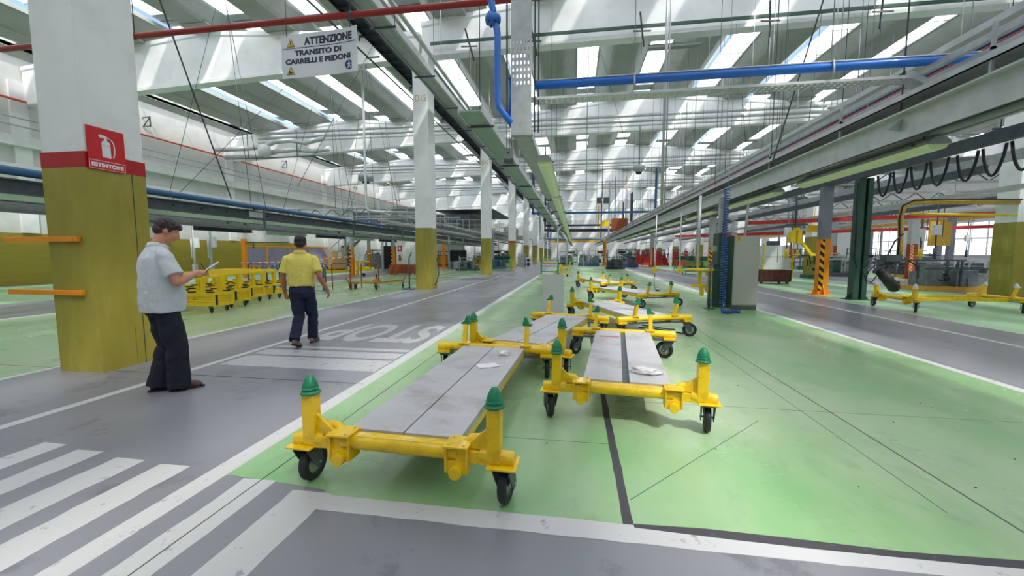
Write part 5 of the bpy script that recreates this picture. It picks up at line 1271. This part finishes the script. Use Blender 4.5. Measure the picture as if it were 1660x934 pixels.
rs = empty('red_wall_sign',(-14.0,44.5,0)); rs.name='hydrant_panel'; tag(rs,'white partition with a small red extinguisher sign left of the D15 column','partition'); MB().box(-7.0,1.6,0,.06,0,2.9).build('panel','white_wall',rs); MB().box(-6.3,-5.75,-.02,0,1.7,2.35).build('red_sign','sign_red',rs); MB().box(-6.12,-5.93,-.03,-.02,1.85,2.2).build('pictogram','sign_white',rs); MB().caps((-6.0,-.15,.7),(-6.0,-.15,1.2),.12,.11).build('extinguisher','sign_red',rs)
for i in range(2):
    x = (-6.35,-5.3)[i]; o = empty('small_cabinet',(x,45.2-i,0)); tag(o,['pale grey box cabinet beside the fourth column','small white cabinet with dark openings beside the fourth column'][i],'cabinet'); MB().box(0,.7 if i==0 else .5,0,.5,0,1.0).build('body','white_metal' if i else 'grey_cab',o,bevel=.01)
    if i: MB().box(.1,.4,-.01,0,.55,.85).box(.1,.4,-.01,0,.12,.42).build('opening','black',o)
# steel stairs and mezzanines
st = empty('steel_staircase',(-21.4,31.5,0)); tag(st,'grey steel staircase behind the yellow platform','staircase')
mb = MB()
for k in range(14): mb.box(.24*k,.24*k+.26,0,1.0,.2*(k+1)-.03,.2*(k+1))
mb.build('treads','steel_dark',st)
MB().bar((0,0,0),(3.4,0,2.8),.08,.2).bar((0,1,0),(3.4,1,2.8),.08,.2).bar((0,0,1.0),(3.4,0,3.8),.05,.05).build('stringer','steel',st)
mb = MB()
for k in range(6): mb.bar((.6*k,0,.5*k),(.6*k,0,.5*k+1.0),.04)
mb.build('baluster','steel',st)
def mezz(x,y,w,d,z,lab,roof=False):
    o = empty('mezzanine',(x,y,0)); tag(o,lab,'mezzanine')
    MB().box(0,w,0,d,z-.2,z).build('floor_deck','steel',o)
    for sx in (0,w/2,w):
        for sy in (0,d): MB().box(sx-.07,sx+.07,sy-.07,sy+.07,0,z-.2).build('post','steel',o)
    mb = MB()
    n = int(max(w,d)/1.1)
    for k in range(n+1): mb.box(w*k/n-.02,w*k/n+.02,-.02,.02,z,z+1.1); mb.box(w-.02,w+.02,d*k/n-.02,d*k/n+.02,z,z+1.1)
    for zz in (z+.55,z+1.1): mb.box(0,w,-.02,.02,zz-.02,zz+.02).box(w-.02,w+.02,0,d,zz-.02,zz+.02)
    mb.build('railing','steel_light',o)
    if roof: MB().box(0,w,0,d,z+2.1,z+2.2).box(.2,w*.6,.3,d*.5,z,z+1.7).build('canopy','steel_dark',o)
    else: MB().box(.5,w*.4,.4,d*.6,z,z+.9).box(w*.6,w*.8,.4,d*.4,z,z+1.3).build('equipment','far_metal',o)
    return o
mezz(-17.8,29.5,6.2,7,3.75,'steel mezzanine with railings left of the D15 column')
mezz(-15.0,42,6.5,12,3.9,'covered steel mezzanine between the D15 column and the next',True)
mezz(-14.5,58,7,14,4.0,'far steel mezzanine behind the third column')
mezz(20,44,9,10,3.9,'steel mezzanine in the far right bay')
# gantries crossing far down the hall
for i,(y,z,m_,r_,lab) in enumerate([(40,5.35,'blue_pipe2',.10,'dull blue pipe crossing the hall centre far back'),(56,4.6,'navy_steel',.16,'black crossbeam far down the hall'),(57,5.3,'navy_steel',.12,'upper black crossbeam far down the hall'),(62,3.6,'blue_pipe2',.16,'blue gantry beam far down the hall'),(70,3.6,'ochre',.3,'ochre crane beam far down the hall'),(48,3.2,'steel',.08,'grey crosspipe low over the far aisle'),(66,5.0,'steel_dark',.14,'dark crossbeam beyond the blue gantry')]):
    thing(MB().box(-4.2,3.9 if z<4.2 else 7.5,y-r_,y+r_,z-r_,z+r_).box(-4.2,-4.0,y-.1,y+.1,z,9.5).box(3.7 if z<4.2 else 7.3,3.9 if z<4.2 else 7.5,y-.1,y+.1,z,9.5),'crossbeam',m_,lab,'beam')
thing(MB().box(3.9,5.5,44.9,45.6,3.86,5.2).cyl((4.2,45.2,5),(4.2,45.2,9.6),.04,n=6).cyl((5.3,45.2,5),(5.3,45.2,9.6),.04,n=6),'hanging_bin','rust','orange red box hanging high right of centre far back','box')
thing(MB().box(2.7,3.6,44.9,45.0,4.35,4.95).cyl((3.1,44.95,4.95),(3.1,44.95,9.6),.02,n=6),'yellow_sign','sign_yellow','small yellow sign hanging beside the orange red box','sign')
thing(MB().box(12.3,13.0,24.0,24.05,2.6,2.95).cyl((12.6,24.02,2.95),(12.6,24.02,3.9),.015,n=6),'yellow_sign','sign_yellow','small yellow sign hanging right of the beige cabinet','sign')
hz = steel_col(3.6,51,3.3,.36,'ochre','hazard','orange','thin black and yellow striped post far down the aisle',2.9,'striped_post')
steel_col(8.3,46,3.6,.4,'steel','hazard_r','rust','orange striped steel post far right of the aisle',2.1,'striped_post')
# red cable trunking far right
for i,(y,z) in enumerate(((22,3.35),(30,3.0),(38,3.3))):
    thing(MB().bar((9.2,y+2,z-.25),(35,y-1,z+.35),.14,.2),'red_trunking','red_machine','%s red overhead trunking in the right hand bay' % ['nearest','middle','farthest'][i],'pipe')
thing(MB().box(20.4,21.5,27.2,27.3,1.9,3.3),'ochre_board','ochre','plain ochre yellow board hanging at the right edge','board')
for i,(x,y) in enumerate(((1.0,58),(3.3,60),(-.8,56),(6.4,52))):
    o = frame_rack(1.0,.8,2.2,3,'green_bright'); o.name='green_gate_frame'; o.location=(x,y,0); tag(o,['tall green frame at the far end, middle','tall green frame at the far end, right','tall green frame at the far end, left','tall green frame beside the far striped post','tall green frame seen just left of the second column'][i],'rack','tall green frames')
hose_y = [(-1.9,31.0),(-2.4,33.5),(7.0,19.5)]
for i,(x,y) in enumerate(hose_y): coil(x,y,1.0 if i<2 else 1.2,3.1,.12,.02,16,'coiled_hose',['pallet_blue','steel_dark','steel_light'][i],['blue grey coiled hose right of the far columns','dark coiled hose right of the far columns','pale coiled hose behind the turntable stand'][i])
for i,(x,y) in enumerate(((-1.2,29),(-.6,33),(-.8,38))):
    thing(MB().cyl((x,y,0),(x,y,3.2),.05,n=8).box(x-.15,x+.15,y-.15,y+.15,0,.03),'aisle_post','steel_light','slim pale post under the left light line, %s of three' % ['nearest','middle','farthest'][i],'post')

# ---- denser work areas: crossing trusses, further steel columns, ducts and stations
def truss(x0,x1,y,z,lab):
    o = empty('steel_truss',(0,y,z)); tag(o,lab,'truss','steel trusses of the side bays')
    MB().box(x0,x1,-.05,.05,.42,.50).box(x0,x1,-.05,.05,0,.08).build('chord','steel',o)
    n = int((x1-x0)/1.0); mb = MB()
    for k in range(n):
        a = x0+(x1-x0)*k/n; b = x0+(x1-x0)*(k+1)/n; mb.bar((a,0,.06),((a+b)/2,0,.44),.035).bar(((a+b)/2,0,.44),(b,0,.06),.035)
    mb.build('web','steel_dark',o)
for i,y in enumerate((19.0,23.2,29.0,35.0,41.5,50.0)): truss(9.0,34.5,y,4.0 if i%2 else 4.25,'grey steel truss crossing the right hand bay, %s from the aisle start' % ORD[i])
for i,y in enumerate((21.5,27.8,41.0,56.0)): truss(-22.5,-8.0,y,3.5,'grey steel truss crossing the left hand bay, %s from the big olive pillar' % ORD[i])
k_ = 0
for x in (24.5,30.0):
    for y in (23,31,39,47):
        steel_col(x,y,4.0,.34,'col_grey','hazard_r' if (x+y)%2<1 else None,'rust' if (x+y)%2<1 else 'col_grey','grey steel column in the window bay, %s row, %s from the front' % ('inner' if x<27 else 'outer', ORD[k_%4]),1.9); k_ += 1
for i,(x,z,w,h,m_,lab) in enumerate([(10.1,3.45,.12,.2,'steel_dark','dark low rail just right of the festoon rail'),(13.3,3.4,.4,.12,'steel_light','pale low duct before the white columns'),(16.6,3.5,.12,.22,'steel_dark','dark rail behind the white columns'),
   (21.5,3.6,.5,.2,'steel_light','pale duct above the right edge machines'),(26.0,3.7,.14,.25,'ochre','ochre rail in the window bay'),(29.0,4.3,.4,.3,'steel','grey duct in the window bay')]):
    thing(MB().box(x-w/2,x+w/2,12,88,z,z+h),'bay_rail',m_,lab,'rail')
for i,(x,z,m_,lab) in enumerate([(-10.6,3.22,'steel','grey rail nearest the aisle in the left conveyor group'),(-10.2,2.92,'steel_dark','dark lower rail nearest the aisle in the left conveyor group'),(-9.4,3.45,'steel_light','pale pipe over the left green floor'),(-8.6,3.05,'steel_dark','dark thin rail over the left green floor')]):
    thing(MB().box(x-.06,x+.06,21,70,z,z+.13),'conveyor_rail',m_,lab,'rail')
for i,(x,y) in enumerate(((10.6,22.5),(12.0,25.0),(16.4,21.5),(18.0,24.5),(22.0,24.0),(26.5,27.0),(15.8,32.0),(23.2,31.5),(27.5,33.5),(11.0,34.0),(12.2,38.0),(17.2,36.0))):
    o = empty('hanging_tool',(x,y,0)); tag(o,'hanging tool with white control box over the right hand work bays','tool','hanging tools of the right hand bays')
    MB().cyl((0,0,1.5),(0,0,4.1),.03,n=8).cyl((.25,0,2.2),(.25,0,4.1),.015,n=6).build('suspension','steel_dark',o)
    MB().box(-.15,.15,-.08,.08,2.3,2.75).build('control_box','white_metal',o,bevel=.01); MB().cyl((0,0,1.2),(0,0,1.7),.07,n=12).bar((-.2,0,1.35),(.2,0,1.35),.05).build('tool_head',['yellow2','red_machine','steel_dark'][i%3],o)
for k,(x,y,w,d,h,ms,lab) in enumerate([(16.8,31.5,2.6,1.2,1.3,('brown_box','far_metal','steel'),'brown based machine behind the orange striped column'),(21.8,32.5,2.8,1.2,1.2,('brown_box','steel_dark','steel'),'low brown based machine right of the dark green column'),
    (27.0,30.0,3.0,1.2,1.4,('ochre','far_metal','steel_dark'),'ochre based machine before the windows'),(17.5,44.5,2.6,1.4,1.8,('green_bright','green_steel','steel'),'green machine behind the white machine enclosure'),(10.8,41.5,2.0,1.2,1.5,('green_steel','olive','steel'),'olive green machine beyond the green tables'),
    (-9.9,33.0,1.8,1.2,1.1,('steel_dark','far_metal','steel'),'low grey machine between the second and third columns'),(-17.5,49,2.4,1.4,1.9,('ochre','far_metal','steel_dark'),'grey machine with ochre base deep in the left bay'),(-11.8,62,2.4,1.4,1.9,('pallet_blue','far_metal','steel'),'grey blue machine deep in the left bay')]):
    o = clutter('work_station',k+40,w,d,h,ms,lab,'machine',12); o.location=(x,y,0)
